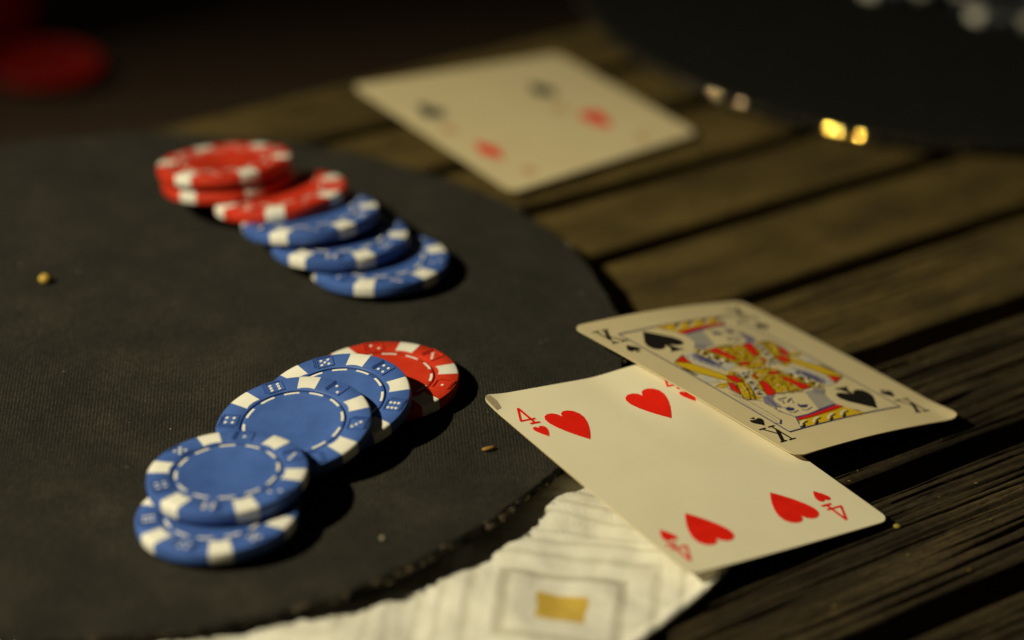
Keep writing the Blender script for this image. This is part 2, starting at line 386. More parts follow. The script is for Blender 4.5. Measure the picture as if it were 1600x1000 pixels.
 ('robe_outline',0,2,[(-0.54,-15.59),(0.72,-14.99),(0.42,-15.8),(-0.81,-16.3)]),
 ('robe_outline',4,3,[(-0.38,-6.4),(-0.22,-6.69),(-0.68,-7.44),(-0.83,-7.16)]),
 ('robe_outline',0,2,[(-0.79,-7.27),(0.12,-6.94),(-0.55,-8.05),(-1.42,-8.28)]),
 ('robe_outline',4,3,[(-1.03,-2.74),(-0.81,-2.95),(-1.43,-3.82),(-1.65,-3.61)]),
 ('robe_outline',0,2,[(-1.44,-3.61),(-0.58,-3.29),(-1.3,-4.43),(-2.12,-4.65)]),
 ('robe_outline',4,3,[(-1.2,-4.44),(-1.0,-4.69),(-1.45,-5.45),(-1.65,-5.2)]),
 ('robe_outline',0,2,[(-1.61,-5.31),(-0.67,-4.95),(-1.32,-6.06),(-2.21,-6.31)]),
 ('robe_outline',4,3,[(-3.64,-4.35),(-3.22,-4.5),(-3.36,-5.09),(-3.77,-4.93)]),
 ('robe_outline',0,2,[(-4.04,-5.21),(-2.85,-4.73),(-3.22,-5.7),(-4.38,-6.08)]),
 ('robe_outline',4,3,[(-3.35,-1.93),(-2.58,-1.93),(-2.32,-2.34),(-3.09,-2.34)]),
 ('robe_outline',0,2,[(-3.76,-2.8),(-2.19,-2.14),(-2.18,-2.95),(-3.72,-3.51)]),
 ('robe_outline',4,3,[(-1.43,-0.67),(-0.48,-0.36),(-0.13,-0.54),(-1.08,-0.84)]),
 ('robe_outline',0,2,[(-1.85,-1.54),(-0.13,-0.61),(0.0,-1.15),(-1.68,-1.99)]),
 ('robe_outline',4,3,[(-3.62,-5.53),(-3.1,-5.63),(-3.2,-6.21),(-3.72,-6.12)]),
 ('robe_outline',0,2,[(-4.03,-6.4),(-2.76,-5.88),(-3.06,-6.82),(-4.29,-7.23)]),
 ('robe_outline',4,3,[(-5.28,-9.98),(-5.19,-10.15),(-5.74,-10.82),(-5.83,-10.65)]),
 ('robe_outline',0,2,[(-5.68,-10.83),(-4.87,-10.42),(-5.6,-11.43),(-6.38,-11.74)]),
 ('robe_outline',4,3,[(-6.61,-12.59),(-5.78,-12.46),(-5.53,-12.78),(-6.36,-12.91)]),
 ('robe_outline',0,2,[(-7.01,-13.44),(-5.43,-12.7),(-5.39,-13.38),(-6.94,-14.01)]),
 ('robe_outline',0,2,[(-13.95,-14.74),(-14.45,-14.82),(-14.68,-15.28),(-14.17,-15.2)]),
 ('robe_outline',4,2,[(-3.57,-14.5),(-3.28,-15.26),(-2.53,-15.57),(-2.82,-14.81)]),
 ('robe_outline',4,2,[(-2.53,-15.02),(-2.04,-15.43),(-1.45,-15.19),(-1.94,-14.78)]),
 ('robe_outline',4,2,[(-0.26,-14.36),(-0.56,-15.06),(-0.17,-15.71),(0.12,-15.01)]),
 ('robe_outline',0,2,[(1.03,-14.53),(0.57,-14.91),(0.59,-15.51),(1.04,-15.12)]),
 ('robe_outline',4,2,[(2.44,-14.85),(2.36,-15.35),(2.74,-15.7),(2.81,-15.19)]),
 ('robe_outline',4,2,[(4.48,-15.1),(3.74,-15.07),(3.13,-15.49),(3.87,-15.53)]),
 ('robe_outline',4,2,[(4.42,-14.7),(4.76,-15.36),(5.49,-15.44),(5.15,-14.78)]),
 ('robe_outline',0,2,[(6.46,-14.99),(6.36,-15.59),(6.9,-15.86),(7.0,-15.27)]),
 ('robe_outline',4,2,[(8.25,-14.37),(7.73,-14.93),(7.68,-15.69),(8.19,-15.13)]),
 ('robe_outline',4,2,[(8.7,-14.68),(9.02,-15.2),(9.62,-15.3),(9.3,-14.78)]),
 ('robe_outline',4,2,[(-16.49,-13.55),(-17.09,-14.07),(-16.96,-14.86),(-16.35,-14.34)]),
 ('robe_outline',4,2,[(-14.65,-13.43),(-15.46,-13.84),(-15.73,-14.71),(-14.92,-14.3)]),
 ('robe_outline',0,2,[(-13.43,-13.55),(-13.9,-14.22),(-13.65,-15.0),(-13.19,-14.33)]),
 ('robe_outline',0,2,[(-12.48,-13.42),(-12.49,-14.07),(-11.93,-14.4),(-11.92,-13.75)]),
 ('robe_outline',5,2,[(-10.21,-14.16),(-10.9,-14.01),(-11.52,-14.36),(-10.83,-14.51)]),
 ('robe_outline',0,2,[(-9.89,-13.74),(-9.43,-14.43),(-8.64,-14.72),(-9.11,-14.03)]),
 ('robe_outline',4,2,[(-7.91,-13.54),(-8.37,-13.92),(-8.26,-14.52),(-7.8,-14.14)]),
 ('robe_outline',0,2,[(-5.79,-13.76),(-6.67,-13.46),(-7.48,-13.92),(-6.6,-14.22)]),
 ('robe_outline',0,2,[(-5.7,-13.35),(-5.72,-14.21),(-5.04,-14.74),(-5.03,-13.88)]),
 ('robe_outline',5,2,[(-4.31,-13.6),(-4.02,-14.31),(-3.36,-14.72),(-3.65,-14.01)]),
 ('robe_outline',4,2,[(-3.16,-14.03),(-2.58,-14.6),(-1.77,-14.53),(-2.35,-13.96)]),
 ('robe_outline',0,2,[(-0.55,-13.35),(-1.37,-13.61),(-1.72,-14.39),(-0.9,-14.13)]),
 ('robe_outline',0,2,[(0.16,-13.74),(0.13,-14.27),(0.52,-14.64),(0.55,-14.1)]),
 ('robe_outline',4,2,[(2.26,-13.89),(1.54,-14.07),(1.11,-14.66),(1.83,-14.48)]),
 ('robe_outline',4,2,[(2.76,-13.36),(2.52,-14.05),(2.95,-14.63),(3.2,-13.95)]),
 ('robe_outline',0,2,[(5.27,-13.9),(4.43,-13.59),(3.61,-13.94),(4.45,-14.24)]),
 ('robe_outline',4,2,[(6.79,-13.7),(6.15,-13.65),(5.67,-14.09),(6.32,-14.14)]),
 ('robe_outline',4,2,[(7.62,-14.03),(7.02,-13.83),(6.69,-14.37),(7.29,-14.57)]),
 ('robe_outline',5,2,[(8.73,-13.28),(8.38,-13.91),(8.6,-14.59),(8.95,-13.97)]),
 ('robe_outline',4,2,[(9.36,-13.82),(9.74,-14.47),(10.42,-14.8),(10.04,-14.14)]),
 ('robe_outline',4,2,[(-16.16,-12.9),(-16.97,-12.93),(-17.62,-13.39),(-16.82,-13.37)]),
 ('robe_outline',4,2,[(-16.43,-12.73),(-15.91,-13.32),(-15.12,-13.27),(-15.64,-12.69)]),
 ('robe_outline',4,2,[(-15.24,-12.7),(-14.51,-13.14),(-13.72,-12.82),(-14.45,-12.38)]),
 ('robe_outline',4,2,[(-13.22,-12.65),(-12.76,-12.98),(-12.25,-12.75),(-12.71,-12.42)]),
 ('robe_outline',0,2,[(-11.77,-12.21),(-11.98,-13.07),(-11.45,-13.79),(-11.24,-12.92)]),
 ('robe_outline',0,2,[(-10.25,-12.33),(-10.65,-12.98),(-10.42,-13.71),(-10.01,-13.06)]),
 ('robe_outline',4,2,[(-8.35,-12.91),(-8.88,-12.72),(-9.31,-13.08),(-8.78,-13.27)]),
 ('robe_outline',4,2,[(-7.79,-12.36),(-7.84,-12.96),(-7.31,-13.25),(-7.25,-12.65)]),
 ('robe_outline',0,2,[(-5.93,-11.89),(-6.0,-12.78),(-5.42,-13.47),(-5.35,-12.57)]),
 ('robe_outline',0,2,[(-4.51,-12.49),(-5.01,-12.73),(-4.96,-13.29),(-4.46,-13.05)]),
 ('robe_outline',0,2,[(-3.89,-12.28),(-3.53,-13.03),(-2.76,-13.32),(-3.11,-12.57)]),
 ('robe_outline',4,2,[(-1.68,-12.54),(-1.85,-13.04),(-1.58,-13.49),(-1.41,-12.99)]),
 ('robe_outline',0,2,[(-0.21,-12.85),(-0.82,-12.76),(-1.06,-13.33),(-0.45,-13.41)]),
 ('robe_outline',5,2,[(0.52,-12.74),(1.05,-13.19),(1.74,-13.19),(1.21,-12.73)]),
 ('robe_outline',0,2,[(3.01,-12.2),(2.16,-12.43),(1.7,-13.17),(2.55,-12.95)]),
 ('robe_outline',4,2,[(4.5,-12.78),(3.81,-12.74),(3.51,-13.36),(4.2,-13.4)]),
 ('robe_outline',4,2,[(4.8,-12.04),(4.92,-12.91),(5.66,-13.42),(5.53,-12.54)]),
 ('robe_outline',4,2,[(6.57,-12.06),(6.26,-12.88),(6.45,-13.75),(6.76,-12.92)]),
 ('robe_outline',4,2,[(7.98,-12.35),(7.82,-13.11),(8.4,-13.62),(8.56,-12.87)]),
 ('robe_outline',4,2,[(8.74,-12.77),(9.44,-13.19),(10.23,-13.01),(9.53,-12.59)]),
 ('robe_outline',0,2,[(-15.64,-11.47),(-16.39,-11.66),(-16.8,-12.33),(-16.04,-12.14)]),
 ('robe_outline',0,2,[(-15.17,-11.04),(-14.94,-11.69),(-14.35,-12.05),(-14.58,-11.4)]),
 ('robe_outline',4,2,[(-13.77,-11.39),(-13.61,-11.95),(-13.08,-12.19),(-13.25,-11.64)]),
 ('robe_outline',0,2,[(-11.63,-11.24),(-12.3,-11.81),(-12.34,-12.69),(-11.66,-12.13)]),
 ('robe_outline',4,2,[(-11.7,-11.6),(-11.12,-12.08),(-10.4,-11.88),(-10.98,-11.41)]),
 ('robe_outline',4,2,[(-9.97,-10.84),(-10.07,-11.74),(-9.52,-12.46),(-9.42,-11.56)]),
 ('robe_outline',4,2,[(-7.91,-11.57),(-8.43,-11.77),(-8.47,-12.32),(-7.95,-12.12)]),
 ('robe_outline',0,2,[(-6.17,-11.46),(-6.72,-11.28),(-7.2,-11.6),(-6.66,-11.77)]),
 ('robe_outline',0,2,[(-5.79,-11.2),(-5.31,-11.92),(-4.48,-12.18),(-4.96,-11.46)]),
 ('robe_outline',0,2,[(-4.67,-11.74),(-4.1,-12.09),(-3.46,-11.9),(-4.03,-11.55)]),
 ('robe_outline',0,2,[(-2.66,-10.99),(-2.58,-11.75),(-1.97,-12.2),(-2.04,-11.44)]),
 ('robe_outline',4,2,[(-1.33,-11.1),(-1.31,-11.98),(-0.76,-12.66),(-0.78,-11.79)]),
 ('robe_outline',4,2,[(0.36,-11.07),(0.29,-11.81),(0.92,-12.21),(0.99,-11.47)]),
 ('robe_outline',4,2,[(1.62,-11.51),(1.29,-11.97),(1.51,-12.5),(1.84,-12.03)]),
 ('robe_outline',4,2,[(3.0,-11.14),(2.47,-11.57),(2.7,-12.21),(3.22,-11.78)]),
 ('robe_outline',4,2,[(4.36,-11.1),(4.09,-11.61),(4.51,-12.01),(4.78,-11.49)]),
 ('robe_outline',4,2,[(6.25,-11.32),(5.48,-11.7),(5.14,-12.49),(5.91,-12.11)]),
 ('robe_outline',4,2,[(8.09,-11.49),(7.29,-11.32),(6.66,-11.83),(7.46,-12.0)]),
 ('robe_outline',5,2,[(8.46,-10.94),(8.19,-11.73),(8.5,-12.51),(8.76,-11.72)]),
 ('robe_outline',0,2,[(-15.89,-10.22),(-16.08,-10.82),(-15.74,-11.33),(-15.55,-10.74)]),
 ('robe_outline',5,2,[(-14.53,-10.24),(-14.45,-10.86),(-13.84,-10.94),(-13.91,-10.33)]),
 ('robe_outline',0,2,[(-12.42,-10.29),(-13.02,-10.59),(-13.28,-11.21),(-12.68,-10.91)]),
 ('robe_outline',4,2,[(-11.07,-10.4),(-11.62,-10.15),(-12.04,-10.59),(-11.49,-10.84)]),
 ('robe_outline',0,2,[(-10.08,-10.26),(-10.59,-10.77),(-10.33,-11.44),(-9.82,-10.93)]),
 ('robe_outline',4,2,[(-8.09,-10.14),(-8.62,-10.13),(-8.88,-10.6),(-8.35,-10.61)]),
 ('robe_outline',0,2,[(-6.72,-10.55),(-7.35,-10.33),(-7.97,-10.58),(-7.34,-10.8)]),
 ('robe_outline',5,2,[(-5.43,-9.93),(-6.27,-10.11),(-6.77,-10.82),(-5.92,-10.64)]),
 ('robe_outline',4,2,[(-4.55,-9.92),(-4.94,-10.36),(-4.8,-10.94),(-4.41,-10.5)]),
 ('robe_outline',5,2,[(-3.57,-10.12),(-3.26,-10.82),(-2.57,-11.12),(-2.87,-10.43)]),
 ('robe_outline',4,2,[(-1.1,-10.31),(-1.82,-10.09),(-2.41,-10.55),(-1.69,-10.77)]),
 ('robe_outline',4,2,[(-1.12,-10.2),(-0.79,-10.8),(-0.1,-10.76),(-0.44,-10.16)]),
 ('robe_outline',0,2,[(1.72,-10.27),(0.94,-10.29),(0.46,-10.91),(1.25,-10.9)]),
 ('robe_outline',0,2,[(2.42,-10.07),(2.14,-10.81),(2.46,-11.53),(2.74,-10.79)]),
 ('robe_outline',4,2,[(3.15,-9.76),(3.38,-10.52),(4.03,-10.99),(3.79,-10.23)]),
 ('robe_outline',4,2,[(4.9,-10.1),(5.16,-10.96),(5.99,-11.29),(5.73,-10.43)]),
 ('robe_outline',4,2,[(6.2,-10.3),(6.25,-10.97),(6.87,-11.24),(6.82,-10.57)]),
 ('robe_outline',0,2,[(8.41,-9.8),(7.7,-10.22),(7.65,-11.04),(8.35,-10.62)]),
 ('robe_outline',5,2,[(-15.02,-8.84),(-15.34,-9.26),(-15.16,-9.76),(-14.83,-9.34)]),
 ('robe_outline',4,2,[(-12.69,-9.23),(-13.52,-9.06),(-14.17,-9.61),(-13.34,-9.79)]),
 ('robe_outline',4,2,[(-13.04,-8.86),(-12.72,-9.46),(-12.07,-9.67),(-12.39,-9.07)]),
 ('robe_outline',5,2,[(-10.26,-8.92),(-11.09,-8.99),(-11.74,-9.51),(-10.91,-9.45)]),
 ('robe_outline',0,2,[(-10.05,-8.93),(-9.82,-9.81),(-9.03,-10.27),(-9.26,-9.38)]),
 ('robe_outline',0,2,[(-8.73,-9.54),(-8.05,-9.92),(-7.31,-9.69),(-7.99,-9.31)]),
 ('robe_outline',4,2,[(-7.28,-9.55),(-6.55,-9.84),(-5.8,-9.61),(-6.53,-9.33)]),
 ('robe_outline',0,2,[(-5.13,-9.03),(-5.43,-9.49),(-5.27,-10.01),(-4.96,-9.55)]),
 ('robe_outline',4,2,[(-4.35,-9.16),(-4.08,-9.67),(-3.51,-9.71),(-3.77,-9.2)]),
 ('robe_outline',0,2,[(-2.08,-9.12),(-2.62,-8.97),(-3.01,-9.37),(-2.47,-9.52)]),
 ('robe_outline',4,2,[(-1.15,-8.82),(-1.08,-9.57),(-0.44,-9.95),(-0.51,-9.21)]),
 ('robe_outline',4,2,[(0.28,-9.09),(0.19,-9.64),(0.55,-10.08),(0.64,-9.52)]),
 ('robe_outline',4,2,[(1.18,-9.36),(1.46,-9.85),(2.02,-9.9),(1.74,-9.41)]),
 ('robe_outline',0,2,[(2.93,-9.13),(3.05,-9.89),(3.72,-10.27),(3.6,-9.51)]),
 ('robe_outline',0,2,[(3.93,-8.79),(4.06,-9.52),(4.7,-9.92),(4.57,-9.18)]),
 ('robe_outline',4,2,[(5.72,-9.15),(5.41,-9.66),(5.74,-10.16),(6.04,-9.65)]),
 ('robe_outline',4,2,[(7.11,-8.57),(6.93,-9.33),(7.41,-9.96),(7.59,-9.19)]),
 ('robe_outline',0,2,[(-14.8,-7.66),(-14.44,-8.4),(-13.71,-8.8),(-14.07,-8.05)]),
 ('robe_outline',5,2,[(-12.04,-8.15),(-12.86,-7.85),(-13.63,-8.25),(-12.81,-8.54)]),
 ('robe_outline',0,2,[(-12.0,-8.06),(-11.61,-8.73),(-10.84,-8.87),(-11.24,-8.2)]),
 ('robe_outline',4,2,[(-10.47,-7.6),(-10.33,-8.28),(-9.79,-8.72),(-9.93,-8.04)]),
 ('robe_outline',4,2,[(-9.38,-8.28),(-9.09,-8.82),(-8.48,-8.81),(-8.77,-8.26)]),
 ('robe_outline',4,2,[(-8.07,-8.27),(-7.41,-8.85),(-6.54,-8.75),(-7.2,-8.17)]),
 ('robe_outline',5,2,[(-6.63,-7.89),(-6.47,-8.74),(-5.72,-9.19),(-5.88,-8.33)]),
 ('robe_outline',4,2,[(-5.28,-8.09),(-4.99,-8.61),(-4.42,-8.76),(-4.71,-8.25)]),
 ('robe_outline',4,2,[(-2.98,-7.78),(-3.43,-8.09),(-3.42,-8.63),(-2.98,-8.32)]),
 ('robe_outline',0,2,[(-1.58,-7.65),(-2.06,-8.23),(-1.75,-8.91),(-1.27,-8.33)]),
 ('robe_outline',0,2,[(0.3,-7.82),(-0.56,-8.07),(-1.08,-8.8),(-0.22,-8.56)]),
 ('robe_outline',4,2,[(1.52,-8.25),(0.95,-8.24),(0.65,-8.73),(1.22,-8.74)]),
 ('robe_outline',4,2,[(2.08,-7.81),(2.02,-8.44),(2.6,-8.68),(2.66,-8.06)]),
 ('robe_outline',4,2,[(4.57,-7.83),(3.9,-8.1),(3.67,-8.77),(4.34,-8.51)]),
 ('robe_outline',0,2,[(6.05,-7.63),(5.27,-7.79),(4.96,-8.52),(5.74,-8.36)]),
 ('robe_outline',4,2,[(7.53,-7.92),(6.66,-8.08),(6.23,-8.85),(7.1,-8.69)]),
 ('robe_outline',4,2,[(-13.77,-6.58),(-14.08,-7.0),(-13.94,-7.51),(-13.63,-7.09)]),
 ('robe_outline',0,2,[(-13.11,-7.36),(-12.3,-7.63),(-11.46,-7.43),(-12.28,-7.17)]),
 ('robe_outline',0,2,[(-10.92,-6.79),(-11.32,-7.31),(-11.28,-7.97),(-10.87,-7.45)]),
 ('robe_outline',4,2,[(-10.06,-6.65),(-9.82,-7.46),(-9.11,-7.92),(-9.35,-7.11)]),
 ('robe_outline',5,2,[(-7.62,-6.59),(-8.23,-7.04),(-8.2,-7.8),(-7.59,-7.35)]),
 ('robe_outline',4,2,[(-6.35,-6.25),(-6.83,-6.86),(-6.72,-7.63),(-6.24,-7.02)]),
 ('robe_outline',5,2,[(-5.23,-6.8),(-5.72,-7.24),(-5.66,-7.9),(-5.18,-7.45)]),
 ('robe_outline',4,2,[(-4.53,-6.47),(-4.34,-7.32),(-3.71,-7.93),(-3.9,-7.07)]),
 ('robe_outline',4,2,[(-2.34,-6.7),(-2.59,-7.37),(-2.1,-7.87),(-1.85,-7.21)]),
 ('robe_outline',4,2,[(-0.94,-6.55),(-1.53,-6.97),(-1.7,-7.67),(-1.11,-7.26)]),
 ('robe_outline',4,2,[(0.16,-6.61),(0.1,-7.32),(0.53,-7.89),(0.59,-7.18)]),
 ('robe_outline',0,2,[(1.62,-6.6),(1.11,-7.32),(1.35,-8.16),(1.86,-7.45)]),
 ('robe_outline',4,2,[(3.23,-6.86),(2.66,-7.17),(2.72,-7.82),(3.29,-7.51)]),
 ('robe_outline',4,2,[(5.26,-7.14),(4.71,-7.12),(4.33,-7.51),(4.88,-7.53)]),
 ('robe_outline',4,2,[(5.59,-6.41),(5.69,-7.17),(6.29,-7.65),(6.19,-6.89)]),
 ('robe_outline',4,2,[(-13.73,-5.68),(-14.42,-6.07),(-14.55,-6.84),(-13.87,-6.45)]),
 ('robe_outline',0,2,[(-12.28,-5.62),(-12.98,-6.01),(-13.08,-6.8),(-12.39,-6.41)]),
 ('robe_outline',0,2,[(-11.3,-5.11),(-11.78,-5.89),(-11.53,-6.77),(-11.04,-5.99)]),
 ('robe_outline',5,2,[(-10.45,-5.3),(-10.62,-6.06),(-10.17,-6.71),(-10.0,-5.94)]),
 ('robe_outline',5,2,[(-9.09,-5.71),(-8.83,-6.14),(-8.33,-6.19),(-8.59,-5.75)]),
 ('robe_outline',5,2,[(-6.69,-5.8),(-7.58,-5.78),(-8.23,-6.39),(-7.33,-6.41)]),
 ('robe_outline',5,2,[(-6.4,-5.56),(-6.13,-6.25),(-5.46,-6.56),(-5.74,-5.88)]),
 ('robe_outline',4,2,[(-4.65,-5.35),(-4.49,-5.93),(-3.95,-6.19),(-4.11,-5.61)]),
 ('robe_outline',4,2,[(-2.66,-5.83),(-3.21,-5.56),(-3.72,-5.92),(-3.16,-6.19)]),
 ('robe_outline',4,2,[(-1.01,-6.01),(-1.87,-6.02),(-2.59,-6.48),(-1.73,-6.47)]),
 ('robe_outline',4,2,[(0.06,-5.38),(-0.74,-5.63),(-1.0,-6.42),(-0.21,-6.17)]),
 ('robe_outline',0,2,[(1.31,-5.73),(0.89,-6.11),(0.92,-6.68),(1.33,-6.29)]),
 ('robe_outline',4,2,[(2.04,-5.44),(1.9,-6.07),(2.44,-6.42),(2.58,-5.79)]),
 ('robe_outline',4,2,[(3.46,-5.59),(3.28,-6.11),(3.71,-6.46),(3.89,-5.94)]),
 ('robe_outline',4,2,[(4.36,-5.86),(5.06,-6.4),(5.92,-6.17),(5.22,-5.63)]),
 ('robe_outline',4,2,[(-12.99,-4.55),(-12.57,-5.04),(-11.94,-5.13),(-12.36,-4.64)]),
 ('robe_outline',4,2,[(-10.17,-4.49),(-11.02,-4.71),(-11.42,-5.49),(-10.57,-5.27)]),
 ('robe_outline',5,2,[(-10.12,-4.55),(-9.67,-5.3),(-8.85,-5.64),(-9.3,-4.88)]),
 ('robe_outline',5,2,[(-8.41,-5.02),(-7.98,-5.37),(-7.48,-5.11),(-7.92,-4.76)]),
 ('robe_outline',0,2,[(-6.77,-4.1),(-6.89,-4.98),(-6.34,-5.69),(-6.22,-4.8)]),
 ('robe_outline',4,2,[(-4.81,-4.33),(-5.52,-4.73),(-5.67,-5.54),(-4.96,-5.13)]),
 ('robe_outline',5,2,[(-3.64,-4.33),(-4.03,-4.82),(-3.75,-5.39),(-3.36,-4.9)]),
 ('robe_outline',4,2,[(-2.98,-4.91),(-2.25,-5.33),(-1.4,-5.27),(-2.14,-4.85)]),
 ('robe_outline',0,2,[(-1.28,-4.13),(-1.59,-4.63),(-1.41,-5.2),(-1.1,-4.69)]),
 ('robe_outline',0,2,[(0.53,-4.14),(-0.0,-4.77),(0.19,-5.57),(0.72,-4.94)]),
 ('robe_outline',5,2,[(1.34,-4.35),(1.38,-4.93),(1.82,-5.3),(1.79,-4.72)]),
 ('robe_outline',4,2,[(2.81,-4.27),(2.89,-4.88),(3.47,-5.09),(3.39,-4.48)]),
 ('robe_outline',4,2,[(3.54,-4.24),(4.06,-5.0),(4.98,-5.1),(4.46,-4.34)]),
 ('robe_outline',4,2,[(5.4,-4.61),(5.73,-5.0),(6.24,-4.96),(5.91,-4.57)]),
 ('robe_outline',0,2,[(-15.02,-3.04),(-14.71,-3.89),(-13.89,-4.28),(-14.2,-3.42)]),
 ('robe_outline',4,2,[(-12.72,-3.0),(-13.01,-3.71),(-12.62,-4.38),(-12.33,-3.66)]),
 ('robe_outline',4,2,[(-12.47,-3.2),(-11.92,-3.84),(-11.08,-3.84),(-11.63,-3.2)]),
 ('robe_outline',4,2,[(-9.23,-3.75),(-9.94,-3.5),(-10.59,-3.9),(-9.87,-4.14)]),
 ('robe_outline',4,2,[(-8.65,-3.45),(-8.86,-4.03),(-8.42,-4.45),(-8.2,-3.88)]),
 ('robe_outline',0,2,[(-7.25,-2.8),(-7.75,-3.47),(-7.55,-4.27),(-7.05,-3.61)]),
 ('robe_outline',0,2,[(-5.48,-3.25),(-6.12,-3.16),(-6.49,-3.69),(-5.85,-3.78)]),
 ('robe_outline',5,2,[(-4.54,-2.87),(-4.76,-3.58),(-4.22,-4.09),(-4.0,-3.37)]),
 ('robe_outline',5,2,[(-3.77,-3.49),(-3.52,-4.1),(-2.88,-4.26),(-3.13,-3.65)]),
 ('robe_outline',5,2,[(-1.77,-3.15),(-2.06,-3.76),(-1.75,-4.37),(-1.46,-3.76)]),
 ('robe_outline',4,2,[(-0.75,-3.6),(-0.23,-4.18),(0.56,-4.23),(0.03,-3.65)]),
 ('robe_outline',5,2,[(0.2,-3.4),(0.66,-3.95),(1.36,-3.86),(0.9,-3.31)]),
 ('robe_outline',4,2,[(2.2,-3.2),(2.55,-3.81),(3.2,-4.09),(2.85,-3.48)]),
 ('robe_outline',4,2,[(4.21,-3.26),(3.49,-3.59),(3.1,-4.27),(3.81,-3.94)]),
 ('robe_outline',0,2,[(6.12,-3.27),(5.23,-3.2),(4.56,-3.8),(5.45,-3.87)]),
 ('robe_outline',0,2,[(-13.0,-2.42),(-13.91,-2.4),(-14.61,-2.98),(-13.7,-3.0)]),
 ('robe_outline',0,2,[(-12.68,-2.38),(-12.02,-2.85),(-11.24,-2.6),(-11.9,-2.13)]),
 ('robe_outline',0,2,[(-11.45,-2.08),(-11.32,-2.69),(-10.81,-3.05),(-10.94,-2.44)]),
 ('robe_outline',4,2,[(-8.47,-2.3),(-9.3,-2.06),(-10.05,-2.48),(-9.22,-2.72)]),
 ('robe_outline',5,2,[(-7.62,-2.47),(-8.2,-2.23),(-8.71,-2.58),(-8.14,-2.82)]),
 ('robe_outline',4,2,[(-7.38,-2.22),(-7.12,-2.85),(-6.46,-3.0),(-6.72,-2.37)]),
 ('robe_outline',0,2,[(-5.4,-1.81),(-5.3,-2.56),(-4.7,-3.02),(-4.8,-2.27)]),
 ('robe_outline',4,2,[(-4.02,-1.7),(-4.31,-2.44),(-4.01,-3.17),(-3.72,-2.44)]),
 ('robe_outline',0,2,[(-3.12,-2.24),(-2.45,-2.77),(-1.6,-2.7),(-2.27,-2.18)]),
 ('robe_outline',0,2,[(-1.31,-2.56),(-0.93,-3.03),(-0.32,-3.01),(-0.7,-2.53)]),
 ('robe_outline',0,2,[(0.25,-1.78),(0.15,-2.66),(0.69,-3.37),(0.79,-2.49)]),
 ('robe_outline',4,2,[(1.51,-1.93),(1.31,-2.68),(1.57,-3.41),(1.76,-2.66)]),
 ('robe_outline',5,2,[(3.2,-2.12),(3.18,-2.66),(3.59,-3.03),(3.61,-2.48)]),
 ('robe_outline',4,2,[(-10.7,-1.09),(-11.41,-1.11),(-11.95,-1.58),(-11.23,-1.57)]),
 ('robe_outline',4,2,[(-10.23,-1.1),(-10.68,-1.58),(-10.39,-2.17),(-9.94,-1.69)]),
 ('robe_outline',0,2,[(-8.87,-0.57),(-8.94,-1.3),(-8.35,-1.76),(-8.29,-1.02)]),
 ('robe_outline',4,2,[(-6.83,-0.97),(-7.57,-0.87),(-8.01,-1.48),(-7.27,-1.57)]),
 ('robe_outline',4,2,[(-6.47,-1.61),(-5.88,-1.96),(-5.28,-1.62),(-5.87,-1.28)]),
 ('robe_outline',5,2,[(-5.3,-1.3),(-4.89,-1.93),(-4.14,-1.94),(-4.54,-1.31)]),
 ('robe_outline',4,2,[(-3.21,-0.83),(-3.55,-1.33),(-3.4,-1.91),(-3.07,-1.41)]),
 ('robe_outline',0,2,[(-1.33,-0.67),(-2.03,-1.18),(-2.12,-2.04),(-1.42,-1.53)]),
 ('robe_outline',0,2,[(-0.18,-0.62),(-0.33,-1.31),(0.02,-1.92),(0.17,-1.23)]),
 ('robe_outline',4,2,[(0.43,-1.12),(0.7,-1.71),(1.34,-1.62),(1.07,-1.03)]),
 ('robe_outline',4,2,[(2.33,-0.98),(2.31,-1.65),(2.94,-1.86),(2.97,-1.2)]),
 ('robe_outline',5,2,[(3.13,-1.05),(3.84,-1.59),(4.73,-1.51),(4.02,-0.97)]),
 ('robe_outline',0,2,[(-11.07,0.23),(-10.9,-0.43),(-10.34,-0.82),(-10.51,-0.16)]),
 ('robe_outline',4,2,[(-8.86,-0.04),(-9.67,-0.03),(-10.12,-0.71),(-9.31,-0.72)]),
 ('robe_outline',4,2,[(-7.96,0.05),(-8.53,-0.12),(-8.7,-0.68),(-8.14,-0.51)]),
 ('robe_outline',4,2,[(-0.18,-0.22),(0.35,-0.51),(0.91,-0.27),(0.38,0.02)]),
 ('robe_outline',4,2,[(1.38,0.02),(1.56,-0.61),(2.2,-0.76),(2.02,-0.13)]),
 ('robe_outline',5,2,[(2.82,0.49),(2.97,-0.23),(3.51,-0.73),(3.36,-0.01)]),
 ('robe_outline',0,2,[(-10.05,1.27),(-10.6,1.17),(-10.83,0.66),(-10.27,0.75)]),
 ('robe_outline',4,2,[(-9.49,0.81),(-8.89,0.41),(-8.19,0.58),(-8.79,0.97)]),
]
